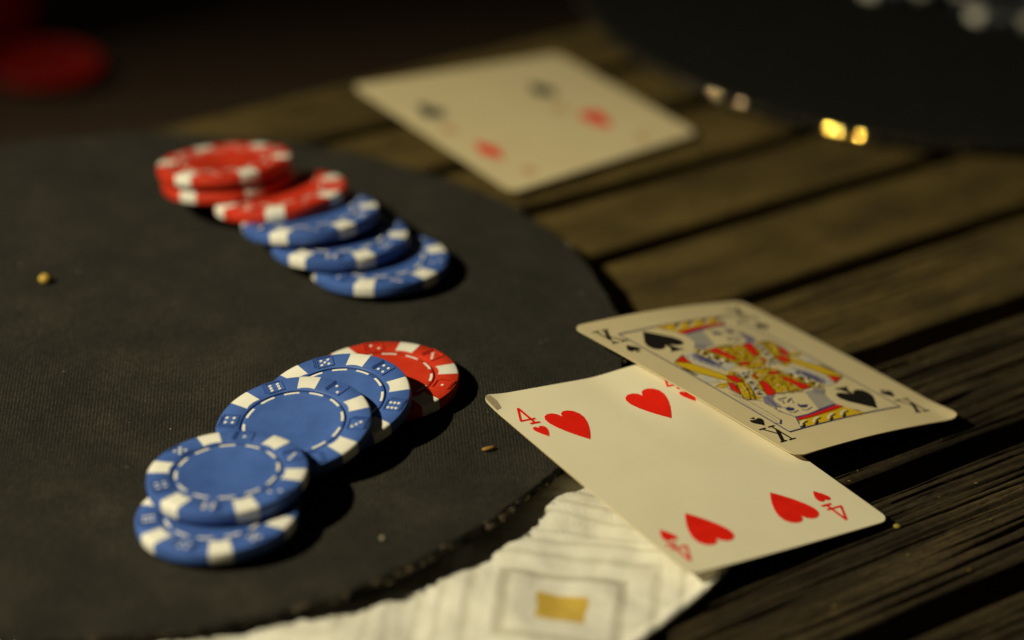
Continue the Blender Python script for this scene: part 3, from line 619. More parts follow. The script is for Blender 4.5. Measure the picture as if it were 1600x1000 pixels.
KING_LINES = [
 ('printed_crown',3,3,0.28,[(-12.9,-27.54),(-16.54,-33.62)]),
 ('printed_crown',4,3,0.22,[(-13.7,-29.45),(-10.18,-29.61),(-5.78,-29.35),(-0.57,-28.95),(4.45,-28.06)]),
 ('printed_hair',3,3,0.2,[(-14.84,-17.56),(-14.58,-21.52),(-14.86,-23.02),(-14.08,-24.91),(-13.12,-27.67)]),
 ('printed_hair',3,3,0.16,[(-13.86,-20.62),(-14.83,-22.39),(-14.31,-23.65)]),
 ('printed_hair',3,3,0.17,[(-7.56,-15.15),(-6.4,-14.38)]),
 ('printed_hair',3,3,0.17,[(-6.8,-15.49),(-5.63,-14.72)]),
 ('printed_hair',3,3,0.17,[(-6.03,-15.83),(-4.87,-15.06)]),
 ('printed_hair',3,3,0.17,[(-4.68,-15.57),(-3.51,-14.8)]),
 ('printed_hair',3,3,0.17,[(-3.91,-15.92),(-2.73,-15.14)]),
 ('printed_hair',3,3,0.17,[(-3.14,-16.26),(-1.96,-15.49)]),
 ('printed_hair',3,3,0.17,[(-1.77,-16.0),(-0.59,-15.22)]),
 ('printed_hair',3,3,0.17,[(-1.0,-16.34),(0.19,-15.57)]),
 ('printed_hair',3,3,0.17,[(-0.22,-16.69),(0.96,-15.91)]),
 ('printed_hair',7,3,0.2,[(5.93,-15.19),(4.94,-16.5),(3.41,-17.6),(2.96,-18.54)]),
 ('printed_hair',7,3,0.2,[(6.35,-15.57),(5.36,-16.88),(3.83,-17.98),(3.38,-18.92)]),
 ('printed_hair',7,3,0.2,[(6.77,-15.95),(5.77,-17.26),(4.25,-18.36),(3.8,-19.3)]),
 ('printed_hair',7,3,0.2,[(7.19,-16.33),(6.19,-17.64),(4.66,-18.74),(4.21,-19.68)]),
 ('printed_hair',7,3,0.2,[(7.61,-16.71),(6.61,-18.02),(5.08,-19.11),(4.63,-20.05)]),
 ('printed_hair',7,3,0.2,[(8.03,-17.09),(7.03,-18.39),(5.5,-19.49),(5.04,-20.43)]),
 ('printed_hair',3,3,0.14,[(-12.36,-15.26),(-11.87,-15.66),(-12.12,-16.54)]),
 ('printed_hair',3,3,0.14,[(-12.68,-16.33),(-12.19,-16.73),(-12.45,-17.61)]),
 ('printed_hair',3,3,0.14,[(-13.0,-17.4),(-12.51,-17.8),(-12.77,-18.67)]),
 ('printed_hair',3,3,0.14,[(-13.32,-18.46),(-12.83,-18.86),(-13.09,-19.73)]),
 ('printed_hair',3,3,0.14,[(-13.64,-19.52),(-13.16,-19.92),(-13.41,-20.79)]),
 ('printed_face',3,2,0.2,[(-12.49,-24.78),(-11.44,-25.51),(-9.46,-24.99)]),
 ('printed_face',3,2,0.17,[(-8.19,-25.05),(-7.02,-25.82),(-4.35,-25.07)]),
 ('printed_face',3,2,0.3,[(-9.76,-17.43),(-8.53,-17.68),(-6.8,-17.57)]),
 ('printed_face',3,2,0.3,[(-8.6,-20.04),(-6.94,-18.93),(-5.7,-18.58)]),
 ('printed_face',3,2,0.2,[(-10.13,-18.27),(-9.13,-18.76),(-10.23,-20.29)]),
 ('printed_face',3,2,0.16,[(-6.83,-18.97),(-6.65,-19.86),(-7.38,-21.21)]),
 ('printed_face',3,2,0.16,[(-11.9,-18.14),(-11.76,-19.81),(-12.42,-21.71),(-11.33,-22.39)]),
 ('printed_sword',3,1,0.15,[(-19.01,-9.61),(-18.13,-13.84),(-18.03,-20.3),(-18.07,-27.06)]),
 ('printed_sword',3,1,0.38,[(-17.99,-27.17),(-19.8,-28.97)]),
 ('printed_sword',3,1,0.15,[(-19.77,-28.82),(-21.07,-27.56)]),
 ('printed_sword',7,1,0.13,[(-19.13,-8.26),(-19.49,-13.32),(-20.22,-17.76),(-19.31,-24.05),(-19.66,-27.28)]),
 ('printed_sword',3,1,0.16,[(-16.93,-0.95),(-17.77,-7.78),(-18.04,-13.92),(-15.97,-15.08),(-14.17,-16.85)]),
 ('robe_outline',4,4,0.2,[(-6.68,-7.19),(-4.88,-6.74),(-5.3,-9.09),(-7.41,-14.38),(-9.93,-14.86),(-10.74,-14.23),(-6.68,-7.19)]),
 ('robe_outline',4,4,0.2,[(1.5,-6.53),(3.06,-7.27),(3.92,-11.36),(5.31,-14.96),(1.62,-15.55),(1.51,-12.27),(1.3,-9.39),(1.5,-6.53)]),
 ('robe_outline',4,4,0.2,[(0.44,-3.03),(4.1,-3.38),(2.63,-4.96),(-0.09,-4.6),(0.44,-3.03)]),
 ('robe_outline',4,4,0.2,[(-5.61,-2.94),(-4.34,-2.72),(-5.0,-4.73),(-6.11,-5.22),(-5.61,-2.94)]),
 ('robe_outline',4,4,0.2,[(-15.19,-3.68),(-14.02,-4.67),(-16.26,-9.71),(-17.34,-10.78),(-17.4,-7.38),(-15.19,-3.68)]),
 ('robe_outline',4,4,0.2,[(-12.39,0.08),(-10.19,-1.17),(-10.49,-3.85),(-11.5,-5.15),(-13.16,-4.37),(-13.46,-2.66),(-12.39,0.08)]),
 ('robe_outline',4,4,0.2,[(15.68,-10.25),(19.58,-12.53),(14.22,-15.26),(15.27,-12.68),(15.68,-10.25)]),
 ('robe_trim',4,4,0.22,[(-13.25,-4.78),(-16.72,-10.36),(-18.09,-13.2)]),
 ('robe_trim',4,4,0.22,[(-11.5,-5.7),(-13.55,-9.9),(-16.58,-14.2)]),
 ('robe_trim',4,4,0.22,[(-10.3,-6.14),(-12.36,-10.34),(-15.49,-14.94)]),
 ('robe_trim',4,4,0.16,[(-13.56,-6.05),(-12.98,-6.82)]),
 ('robe_trim',4,4,0.14,[(-11.36,-6.03),(-11.59,-7.05)]),
 ('robe_trim',4,4,0.16,[(-14.46,-7.71),(-13.88,-8.48)]),
 ('robe_trim',4,4,0.14,[(-12.27,-7.7),(-12.5,-8.71)]),
 ('robe_trim',4,4,0.16,[(-15.36,-9.37),(-14.77,-10.13)]),
 ('robe_trim',4,4,0.14,[(-13.18,-9.36),(-13.4,-10.37)]),
 ('robe_trim',4,4,0.16,[(-16.25,-11.01),(-15.66,-11.77)]),
 ('robe_trim',4,4,0.14,[(-14.07,-11.0),(-14.3,-12.01)]),
 ('robe_trim',4,4,0.16,[(-17.13,-12.65),(-16.55,-13.41)]),
 ('robe_trim',4,4,0.14,[(-14.97,-12.65),(-15.19,-13.65)]),
 ('robe_sleeve',3,4,0.14,[(10.36,-2.29),(9.79,-3.82)]),
 ('robe_sleeve',3,4,0.14,[(10.99,-4.06),(10.35,-5.6)]),
 ('robe_sleeve',3,4,0.14,[(11.63,-5.82),(10.91,-7.38)]),
 ('robe_sleeve',3,4,0.14,[(12.26,-7.58),(11.47,-9.16)]),
 ('robe_sleeve',3,4,0.14,[(12.9,-9.34),(12.03,-10.93)]),
 ('robe_sleeve',3,4,0.14,[(13.53,-11.1),(12.59,-12.7)]),
 ('robe_sleeve',3,4,0.14,[(14.16,-12.85),(13.15,-14.47)]),
 ('robe_band',4,5,0.2,[(14.09,2.8),(15.91,0.52),(18.39,-4.57),(19.73,-7.95),(20.23,-11.9)]),
 ('robe_band',4,5,0.2,[(18.61,-12.86),(16.01,-10.08),(14.37,-5.46),(13.55,-3.14),(12.46,-0.13)]),
 ('robe_band',4,5,0.2,[(-20.13,-4.29),(-18.34,-3.74),(-17.46,-4.34),(-15.93,-4.08)]),
]

# ------------------------------------------------------------------ the setting: ground, far below the table
me = make_mesh('ground', [(-6, -3, 0), (6, -3, 0), (6, 12, 0), (-6, 12, 0)], [(0, 1, 2, 3)])
g = mesh_obj('ground', me, [GROUND]); g.location = (0, 0, -.72); tag(g, kind='structure')

# ------------------------------------------------------------------ the slatted table
ANG = math.radians(40.55)
EDGES = [(695, 662), (662, 626), (626, 589.6), (589.6, 554.0), (554.0, 512.8), (512.8, 469.6), (469.6, 418.7), (418.7, 369.0), (369.0, 320), (320, 272)]
table = empty('wooden_table', (0, 0, 0), label='weathered wooden table of dark parallel slats under everything', cat='table')
NAX = Vector((-math.sin(ANG), math.cos(ANG), 0)); DAX = Vector((math.cos(ANG), math.sin(ANG), 0))
def plank(k, hi, lo):
    glo = 6.6 if k < 5 else 9.2
    ghi = 0 if k == 0 else (6.6 if k < 6 else 9.2)
    a, b = lo+glo/2, hi-ghi/2
    w = b-a
    rnd = random.Random(40+k)
    ny = max(24, int(w/(.55 if k < 5 else .26))); nx = 96 if k < 5 else 150
    x0, x1 = 190.0, 930.0
    th = 19.0
    # grooves worn along the grain
    ng = 5+int(rnd.random()*3) if k < 5 else 13+int(rnd.random()*3)
    gro = [(rnd.uniform(.05, .95)*w, rnd.uniform(.5, 1.2), rnd.uniform(.25, .7)*(.55 if k < 5 else 1.5), rnd.uniform(0, 50)) for _ in range(ng)]
    if k >= 5:
        # decayed soft wood: deep narrow splits between raised ridges
        y = rnd.uniform(1.5, 3)
        while y < w-1.5:
            gro.append((y, rnd.uniform(.28, .62), rnd.uniform(.5, 1.7)*(.6 if k == 5 else 1), rnd.uniform(0, 50))); y += rnd.uniform(1.7, 4.4)
    verts = []; faces = []
    prof = []
    for j in range(ny+1):
        y = w*j/ny
        prof.append(y)
    bev = 1.8
    for i in range(nx+1):
        x = x0+(x1-x0)*i/nx
        row = [(-0.0, -th)]
        for y in prof:
            e = min(y, w-y)
            z = 0.0
            if e < bev: z -= (bev-e)**2/bev*.75
            for gy, gw, gd, gs in gro:
                yy = gy+1.1*noise.noise(Vector((x*.011, gs, 3.3)))*2
                dd = abs(y-yy)/gw
                if dd < 1.6:
                    z -= gd*math.exp(-dd*dd*1.6)*(.45+.9*max(0, .5+noise.noise(Vector((x*.02, gs, 9)))))
            if k >= 5: z += .16*noise.noise(Vector((x*.09, y*2.2, k*2.9)))+.10*noise.noise(Vector((x*.35, y*3.1, k*4.9)))
            z += .22*noise.noise(Vector((x*.012, y*.25, k*7.7)))+.12*noise.noise(Vector((x*.05, y*1.1, k*3.1)))-.1
            jag = .35*noise.noise(Vector((x*.06, 0 if y < w/2 else 40, k*5.0)))
            yy = y+(jag if e < 1.2 else 0)
            row.append((yy, min(z, .12)))
        row.append((w, -th))
        for y, z in row: verts.append((x*MM, (y+a)*MM, z*MM))
    n = ny+3
    for i in range(nx):
        for j in range(n):
            p, q = i*n+j, i*n+(j+1) % n
            faces.append((p, p+n, q+n, q))
    faces.append(tuple(range(n-1, -1, -1))[::-1]); faces.append(tuple(nx*n+j for j in range(n))[::-1])
    # centre the mesh on the plank so that wood grain differs per board
    me = make_mesh('plank', verts, faces, math.radians(50))
    o = mesh_obj('plank', me, [WOOD if k < 5 else WOOD_MID if k == 5 else WOOD_DARK], table)
    o.rotation_euler = (0, 0, ANG)
for k, (hi, lo) in enumerate(EDGES): plank(k, hi, lo)
# the rail that carries the slats
def box_mesh(name, x0, x1, y0, y1, z0, z1, bev=1.0):
    bm = bmesh.new(); bmesh.ops.create_cube(bm, size=1)
    for v in bm.verts: v.co = Vector(((x0+x1)/2+v.co.x*(x1-x0), (y0+y1)/2+v.co.y*(y1-y0), (z0+z1)/2+v.co.z*(z1-z0)))*MM
    bmesh.ops.bevel(bm, geom=bm.edges[:], offset=bev*MM, segments=2, affect='EDGES')
    me = bpy.data.meshes.new(name); bm.to_mesh(me); bm.free(); return me
for x in (330, 760):
    r = mesh_obj('rail', box_mesh('rail', x, x+60, 275, 690, -62, -19.2), [WOOD], table); r.rotation_euler = (0, 0, ANG)

# ------------------------------------------------------------------ round black mats
def mat_z(x): return max(2.4, 9.5+.06*(x-25)) if x < -14 else 7.16+.030*(x+14)
def ang_r(cx, cy, pts, base):
    # smooth outline radius from measured rim angles
    pts = sorted(pts)
    def f(a):
        s = ws = 0.0
        for pa, pr in pts:
            d = (a-pa+180) % 360-180; w = math.exp(-(d/11)**2); s += w*pr; ws += w
        w0 = .08; return (s+w0*base)/(ws+w0)
    return f
def round_mat(name, cx, cy, rad, zf, th, label, seed, shiny, cover=None, flakes=260, gold_n=0, gold_at=(), gold_az=0):
    rnd = random.Random(seed)
    NA, NR = 360, 46
    cz = zf(cx)
    root = empty(name, (cx*MM, cy*MM, 0), label=label, cat='mat', group='round black mats on the table')
    rims = []
    for i in range(NA):
        a = 2*math.pi*i/NA
        r = rad(math.degrees(a))+.8*noise.noise(Vector((math.cos(a)*9, math.sin(a)*9, seed)))+.45*noise.noise(Vector((math.cos(a)*40, math.sin(a)*40, seed)))
        rims.append(r)
    verts = [(0, 0, cz*MM)]; faces = []
    for k in range(1, NR+1):
        t = (k/NR)
        for i in range(NA):
            a = 2*math.pi*i/NA; r = rims[i]*t
            x, y = r*math.cos(a), r*math.sin(a)
            z = zf(cx+x)+.28*noise.noise(Vector(((x+cx)*.03, (y+cy)*.03, seed)))*min(1, (1-t)*5)
            if t > .985: z -= .25
            verts.append((x*MM, y*MM, z*MM))
    for i in range(NA): faces.append((0, 1+i, 1+(i+1) % NA))
    for k in range(NR-1):
        for i in range(NA):
            p = 1+k*NA+i; q = 1+k*NA+(i+1) % NA
            faces.append((p, p+NA, q+NA, q))
    top = mesh_obj('fabric_top', make_mesh('fabric_top', verts, faces, 9), [cover or FABRIC], root)
    # ragged cut rim
    verts = []; faces = []
    lay = [(.0, -.18), (.55, -.7), (.2, -1.5), (.7, -2.3), (-.5, -th)]
    NB = 720
    for li, (dr, dz) in enumerate(lay):
        for i in range(NB):
            a = 2*math.pi*i/NB; j = i*NA/NB
            r = rims[int(j) % NA]*(1-(j % 1))+rims[(int(j)+1) % NA]*(j % 1)
            c = Vector((math.cos(a)*60, math.sin(a)*60, li*5+seed))
            rr = r+dr+(1.0*noise.noise(c)+.7*noise.noise(c*2.7) if li not in (0, 4) else 0)
            x, y = rr*math.cos(a), rr*math.sin(a)
            z = zf(cx+x)+dz+(.35*noise.noise(c*2+Vector((3, 1, 2))) if li not in (0, 4) else 0)
            verts.append((x*MM, y*MM, max(z, .35)*MM))
    for li in range(len(lay)-1):
        for i in range(NB):
            p = li*NB+i; q = li*NB+(i+1) % NB
            faces.append((p, p+NB, q+NB, q))
    # underside
    b0 = len(verts); verts.append((0, 0, max(.35, cz-th)*MM))
    for i in range(NB): faces.append((b0, (len(lay)-1)*NB+(i+1) % NB, (len(lay)-1)*NB+i))
    mesh_obj('frayed_rim', make_mesh('frayed_rim', verts, faces, math.radians(40)), [RIM], root)
    # glossy crumbs of glue and fibre along the cut edge
    bm = bmesh.new()
    for n in range(shiny):
        a = rnd.uniform(0, 2*math.pi); i = int(a/(2*math.pi)*NA) % NA
        if noise.noise(Vector((math.cos(a)*7, math.sin(a)*7, seed+4))) < -.12: continue
        r = rims[i]+rnd.uniform(.1, 1.1); x, y = r*math.cos(a), r*math.sin(a)
        z = max(.6, zf(cx+x)-rnd.uniform(.2, 1.9)); s = rnd.uniform(.12, .5)*(1 if rnd.random() < .8 else 1.5)
        m = Matrix.Translation(Vector((x, y, z))*MM) @ Matrix.Rotation(a+math.pi/2, 4, 'Z') @ Matrix.Diagonal((s*rnd.uniform(.9, 2.4)*MM, s*MM, s*.8*MM, 1))
        bmesh.ops.create_icosphere(bm, subdivisions=2, radius=1, matrix=m)
    me = bpy.data.meshes.new('rim_beads'); bm.to_mesh(me); bm.free(); me.shade_smooth()
    tag(mesh_obj('rim_bead', me, [BEAD], root), kind='stuff')
    # little domed flakes added for rim glints, the gold aimed to mirror the lamp
    for gold in (False, True):
        verts = []; faces = []
        for n in range(flakes if not gold else gold_n):
            a = rnd.uniform(0, 2*math.pi) if not gold else math.radians(gold_at[n])
            i = int(a/(2*math.pi)*NA) % NA
            r = rims[i]+(1.3 if not gold else 1.9); x, y = r*math.cos(a), r*math.sin(a); z = max(1.2, zf(cx+x)-rnd.uniform(.2, 1.2))
            el = math.radians(rnd.gauss(33, 9) if not gold else 31.5); az = a+math.radians(rnd.gauss(0, 14 if not gold else 2))
            if gold: az = math.radians(gold_az+rnd.uniform(-1, 1))
            nrm = Vector((math.cos(el)*math.cos(az), math.cos(el)*math.sin(az), math.sin(el)))
            t1 = Vector((-math.sin(az), math.cos(az), 0)); t2 = nrm.cross(t1)
            s = rnd.uniform(.25, .5) if not gold else (.45, .35, .5)[n]; rho = 5.5 if not gold else (8, 7, 8)[n]
            b0 = len(verts); c = Vector((x, y, z))
            verts.append(c*MM)
            for k in range(1, 4):
                for m in range(10):
                    q = 2*math.pi*m/10; rr = s*k/3
                    verts.append((c+t1*(rr*math.cos(q))+t2*(rr*math.sin(q))-nrm*(rr*rr/2/rho))*MM)
            for m in range(10): faces.append((b0, b0+1+m, b0+1+(m+1) % 10))
            for k in range(2):
                for m in range(10):
                    p = b0+1+k*10+m; q = b0+1+k*10+(m+1) % 10; faces.append((p, p+10, q+10, q))
        if verts:
            nm = 'gold_glint' if gold else 'rim_glint'
            tag(mesh_obj(nm, make_mesh(nm, verts, faces, 9), [GOLD_FLAKE if gold else FLAKE], root), kind='stuff')
    return root
MAT_PTS = [(-26.9, 131.0), (-35.1, 130.1), (-44.9, 132.1), (-56.9, 136.1), (-64.1, 136.7), (-70.9, 138.4), (-82.1, 137.3), (-90.2, 141.9), (11.2, 135.4), (3, 133.8),
           (21.1, 136.8), (30.8, 137.6), (38.9, 138.3), (48.9, 137.1), (57.2, 137), (66.9, 137.7), (76.7, 137.6), (86.8, 138.1), (93.4, 137), (105.8, 132), (114.8, 129)]
round_mat('round_mat', -104.5, 671.1, ang_r(0, 0, MAT_PTS, 135), mat_z, 2.6, 'black cloth-topped round mat with frayed edge carrying both rows of chips', 3, 700)
MAT2_C = (137.0, 966.0)
round_mat('round_mat', MAT2_C[0], MAT2_C[1], lambda a: 124.0, lambda x: 5.0, 3.4, 'dark round mat with glinting edge at the far side behind the cards', 11, 620, FABRIC_LESS_LIT, 420, 3, (-108.9,-107.6,-104.27), -124.5)

# ------------------------------------------------------------------ patterned napkin under the mat
def napkin():
    C0 = Vector((57.0, 581.5)); e1 = Vector((-.575, -.818)); e2 = Vector((-.50, .866))
    L = 150.0; n = 110
    verts = []; faces = []
    def hz(u, v, p):
        x, y = p
        z = 1.3
        z += 1.2*noise.noise(Vector((x*.035, y*.035, 1.7)))+.75*noise.noise(Vector((x*.09, y*.09, 5)))+.25*noise.noise(Vector((x*.22, y*.22, 6)))
        # soft pleats that run away from the corner
        z += 2.4*math.exp(-(((x-11)/15)**2+((y-611)/15)**2))
        z += .30*math.sin((x*.72+y*.35)*.20+1.2*noise.noise(Vector((x*.03, y*.03, 8))))*min(1, max(0, (25-x)/35))
        z += .55*math.sin((x*.1-y)*.33+.8*noise.noise(Vector((x*.05, y*.02, 2))))*min(1, max(0, (y-568)/20))
        # the corner is curled up a little
        d = math.hypot(u, v); z += 2.6*math.exp(-(d/10)**2)
        # rolled hem
        e = min(u, v)
        if e < 3.2: z += .9*math.sqrt(max(0, 1-((e-1.6)/1.6)**2))
        lim = mat_z(x)-3.2
        if math.hypot(x+104.5, y-671) < 142: z = min(z, max(.7, lim))
        return max(z, .5)
    idx = {}
    def ext(t): return L*(t**1.35)
    for i in range(n+1):
        for j in range(n+1):
            u, v = ext(i/n), ext(j/n)
            # round the very corner
            if u < 3 and v < 3:
                r = 3.0; dx, dy = r-u, r-v; q = math.hypot(dx, dy)
                if q > r: u, v = r-dx*r/q, r-dy*r/q
            p = C0+e1*u+e2*v
            w = .5*noise.noise(Vector((p.x*.06, p.y*.06, 4)))
            verts.append(((p.x+w)*MM, (p.y+w)*MM, hz(u, v, p)*MM))
    for i in range(n):
        for j in range(n):
            a = i*(n+1)+j; faces.append((a, a+1, a+n+2, a+n+1))
    me = make_mesh('napkin', verts, faces, 9)
    o = mesh_obj('napkin', me, [CLOTH])
    s = o.modifiers.new('thickness', 'SOLIDIFY'); s.thickness = .0005; s.offset = -1
    tag(o, 'white cotton napkin with grey squares and a gold square under the mat', 'napkin')
napkin()

# ------------------------------------------------------------------ poker chips
R, T = 19.5, 3.4
def lathe(prof, n=96):
    verts = [(0, 0, prof[0][1]*MM)]; faces = []
    for r, z in prof[1:-1]:
        for i in range(n):
            a = 2*math.pi*i/n; verts.append((r*math.cos(a)*MM, r*math.sin(a)*MM, z*MM))
    verts.append((0, 0, prof[-1][1]*MM)); last = len(verts)-1; m = len(prof)-2
    for i in range(n): faces.append((0, 1+(i+1) % n, 1+i))
    for k in range(m-1):
        for i in range(n):
            p = 1+k*n+i; q = 1+k*n+(i+1) % n; faces.append((p, q, q+n, p+n))
    for i in range(n): faces.append((1+(m-1)*n+i, 1+(m-1)*n+(i+1) % n, last))
    return verts, faces
prof = [(0, 0), (18.8, 0), (19.3, .2), (19.5, .65), (19.5, 2.8), (19.32, 3.2), (18.9, 3.4), (13.55, 3.4), (13.42, 3.3), (13.34, 2.5), (12.96, 2.5), (12.9, 3.2), (12.75, 3.3), (11.9, 3.3), (11.6, 3.2), (0, 3.2)]
v_, f_ = lathe(prof)
DISC = make_mesh('chip_disc', v_, f_, math.radians(38))
def spot_mesh():
    path = [(14.0, 3.425), (14.8, 3.43), (16.5, 3.43), (18.9, 3.43), (19.34, 3.22), (19.53, 2.8), (19.53, .65), (19.33, .18), (18.8, -.02)]
    cols = 8; verts = []; faces = []
    for k, (r, z) in enumerate(path):
        hw = 2.25+.55*min(1, (r-14)/5)
        for c in range(cols+1):
            s = -1+2*c/cols; a = s*hw/r
            rr = r-(.35*(1-s*s) if k == 0 else 0)*-1
            verts.append((rr*math.cos(a)*MM, rr*math.sin(a)*MM, z*MM))
    n = cols+1
    for k in range(len(path)-1):
        for c in range(cols): p = k*n+c; faces.append((p, p+n, p+n+1, p+1))
    return make_mesh('edge_spot', verts, faces, math.radians(50))
SPOT = spot_mesh()
def dash_mesh():
    verts = []; faces = []
    for d in range(12):
        a0 = 2*math.pi*d/12+math.radians(15)
        b = len(verts); n = 6
        for r in (12.02, 12.66):
            for i in range(n+1):
                a = a0+math.radians(-9+18*i/n); verts.append((r*math.cos(a)*MM, r*math.sin(a)*MM, 3.325*MM))
        for i in range(n): faces.append((b+i, b+n+1+i, b+n+2+i, b+i+1))
    return make_mesh('ring_dash', verts, faces)
DASH = dash_mesh()
PIPS = {1: [(0, 0)], 2: [(-1, -1), (1, 1)], 3: [(-1, -1), (0, 0), (1, 1)], 4: [(-1, -1), (-1, 1), (1, -1), (1, 1)], 5: [(-1, -1), (-1, 1), (1, -1), (1, 1), (0, 0)],
        6: [(-1, -1), (-1, 0), (-1, 1), (1, -1), (1, 0), (1, 1)]}
def dice_mesh(n):
    # a die embossed at radius 16.2 on the local x axis; y runs along the rim
    bm = bmesh.new(); mats = []
    def bar(x0, x1, y0, y1, z0, z1, mi):
        q = bmesh.ops.create_cube(bm, size=1)['verts']
        for v in q: v.co = Vector((16.25+(x0+x1)/2+v.co.x*(x1-x0), (y0+y1)/2+v.co.y*(y1-y0), (z0+z1)/2+v.co.z*(z1-z0)))*MM
        for f in {f for v in q for f in v.link_faces}: f.material_index = mi
    w = 1.95; t = .19; h = 3.4+.24
    bar(-w, w, -w-t, -w, 3.36, h, 0); bar(-w, w, w, w+t, 3.36, h, 0)
    bar(-w-t, -w, -w-t, w+t, 3.36, h, 0); bar(w, w+t, -w-t, w+t, 3.36, h, 0)
    bar(-w+.3, w+.3, w+.55, w+.55+t, 3.36, h, 0); bar(-w+.5, w+.5, w+.95, w+.95+t, 3.36, h-.04, 0)
    bar(w+.42, w+.42+t, -w+.4, w+.7, 3.36, h-.04, 0)
    for px, py in PIPS[n]:
        s = .92 if n != 6 else 1.0
        q = bmesh.ops.create_cone(bm, segments=14, radius1=.44*MM, radius2=.38*MM, depth=.2*MM, cap_ends=True,
                                  matrix=Matrix.Translation(Vector((16.25+py*s*(1.05 if n == 6 else 1), px*s, 3.42))*MM))['verts']
        for f in {f for v in q for f in v.link_faces}: f.material_index = 1
    me = bpy.data.meshes.new('dice_mark'); bm.to_mesh(me); bm.free(); return me
DICE = {n: dice_mesh(n) for n in range(1, 7)}
DISC.materials.append(CHIP_BLUE); SPOT.materials.append(CHIP_WHITE); DASH.materials.append(CHIP_WHITE)
for d in DICE.values(): d.materials.append(CHIP_BLUE); d.materials.append(CHIP_WHITE)
def build_chip():
    root = empty('poker_chip', (0, 0, 0))
    mesh_obj('disc', DISC, [], root)
    for k in range(6):
        s = mesh_obj('edge_spot', SPOT, [], root); s.rotation_euler = (0, 0, k*math.pi/3)
    for k in range(6):
        s = mesh_obj('dice_mark', DICE[k+1], [], root); s.rotation_euler = (0, 0, (k+.5)*math.pi/3)
    tag(mesh_obj('ring_dash', DASH, [], root), kind='stuff')
    return root
def copy_tree(o, parent=None):
    c = o.copy(); COL.objects.link(c)
    if parent: c.parent = parent
    for ch in list(o.children): copy_tree(ch, c)
    return c
PROTO = build_chip(); used = [False]
def chip(x, y, z, sx, sy, ang, colour, dice, label, group):
    c = PROTO if not used[0] else copy_tree(PROTO)
    used[0] = True
    n = Vector((-sx, -sy, 1)).normalized(); a = math.radians(ang)
    ax = Vector((math.cos(a), math.sin(a), sx*math.cos(a)+sy*math.sin(a))).normalized(); ay = n.cross(ax)
    c.rotation_mode = 'XYZ'
    c.rotation_euler = Matrix((ax, ay, n)).transposed().to_euler()
    c.location = Vector((x, y, z))*MM
    m = {'blue': CHIP_BLUE, 'red': CHIP_RED, 'black': CHIP_BLACK}[colour]
    marks = [k for k in c.children if k.name.startswith('dice_mark')]
    for k in c.children:
        if k.name.startswith('disc') or k.name.startswith('dice_mark'):
            k.material_slots[0].link = 'OBJECT'; k.material_slots[0].material = m
    for k, d in zip(marks, dice): k.data = DICE[d]
    for k in marks: k.material_slots[0].link = 'OBJECT'; k.material_slots[0].material = m
    for key in ('label', 'category', 'group'):
        if key in c: del c[key]
    tag(c, label, 'poker chip', group)
NEAR = 'poker chips fanned out in the near row'; FAR = 'poker chips fanned out in the far row'
CB = [2, 3, 1, 5, 4, 6]
def rot(seq, first_cw):
    # seq in clockwise order; dice k sits 30 + 60k degrees counter-clockwise of spot 0
    i = seq.index(first_cw); cw = seq[i:]+seq[:i]
    return [cw[5], cw[4], cw[3], cw[2], cw[1], cw[0]]
SEQ = [4, 6, 2, 3, 1, 5]; SEQB = [1, 3, 2, 6, 4, 5]
CH = dict(E=(-31.626, 650.771, 6.694, .09, -.005), D=(-42.584, 632.777, 9.309, .195, .146), C=(-51.615, 618.853, 9.595, .162, .134), A=(-65.734, 580.936, 5.377, .125, -.019),
          B=(-64.908, 592.184, 9.935, .122, .003), b6=(-38.088, 717.549, 6.843, .091, -.049), b5=(-49.937, 725.37, 9.097, .114, -.089), b4=(-58.86, 733.116, 11.439, .177, -.153),
          r3=(-68.696, 746.059, 11.393, .199, -.149), r2=(-85.009, 757.028, 10.768, .162, -.126), r1=(-86.325, 756.839, 14.974, .15, -.175))
chip(*CH['E'], 72.5, 'red', rot(SEQ, 3), 'red chip lying at the back of the near row under a blue chip', NEAR)
chip(*CH['D'], 73.7, 'blue', rot(SEQ, 4), 'blue chip in the near row leaning directly on the red chip', NEAR)
chip(*CH['C'], 82.6, 'blue', rot(SEQ, 2), 'blue chip in the middle of the near row, its blank face mostly open', NEAR)
chip(*CH['A'], -140.3, 'blue', rot(SEQ, 6), 'lowest and frontmost blue chip, mostly hidden beneath the whole-faced chip', NEAR)
chip(*CH['B'], 51.8, 'blue', rot(SEQB, 3), 'blue chip on top at the front of the near row, its whole face showing', NEAR)
chip(*CH['b6'], -98.2, 'blue', rot(SEQ, 1), 'blue chip lying lowest at the near end of the far row', FAR)
chip(*CH['b5'], -62.4, 'blue', rot(SEQ, 6), 'blue chip between the two other blue chips of the far row', FAR)
chip(*CH['b4'], -111.8, 'blue', rot(SEQ, 3), 'blue chip of the far row tucked right under a red chip', FAR)
chip(*CH['r3'], -88.7, 'red', rot(SEQ, 5), 'red chip of the far row resting on a blue chip', FAR)
chip(*CH['r2'], -120.0, 'red', rot(SEQ, 2), 'red chip just below the topmost red chip of the far row', FAR)
chip(*CH['r1'], -121.0, 'red', rot(SEQB, 2), 'topmost red chip at the back end of the far row', FAR)
chip(166.1, 961.8, 5.1, 0, 0, -133, 'black', rot(SEQ, 4), 'dark chip with pale edge spots nearest the corner on the dark far mat', 'poker chips on the far mat')
chip(126.5, 979.5, 5.1, 0, 0, -60, 'black', rot(SEQ, 4), 'dark chip on the far mat of which hardly more than one pale spot shows', 'poker chips on the far mat')

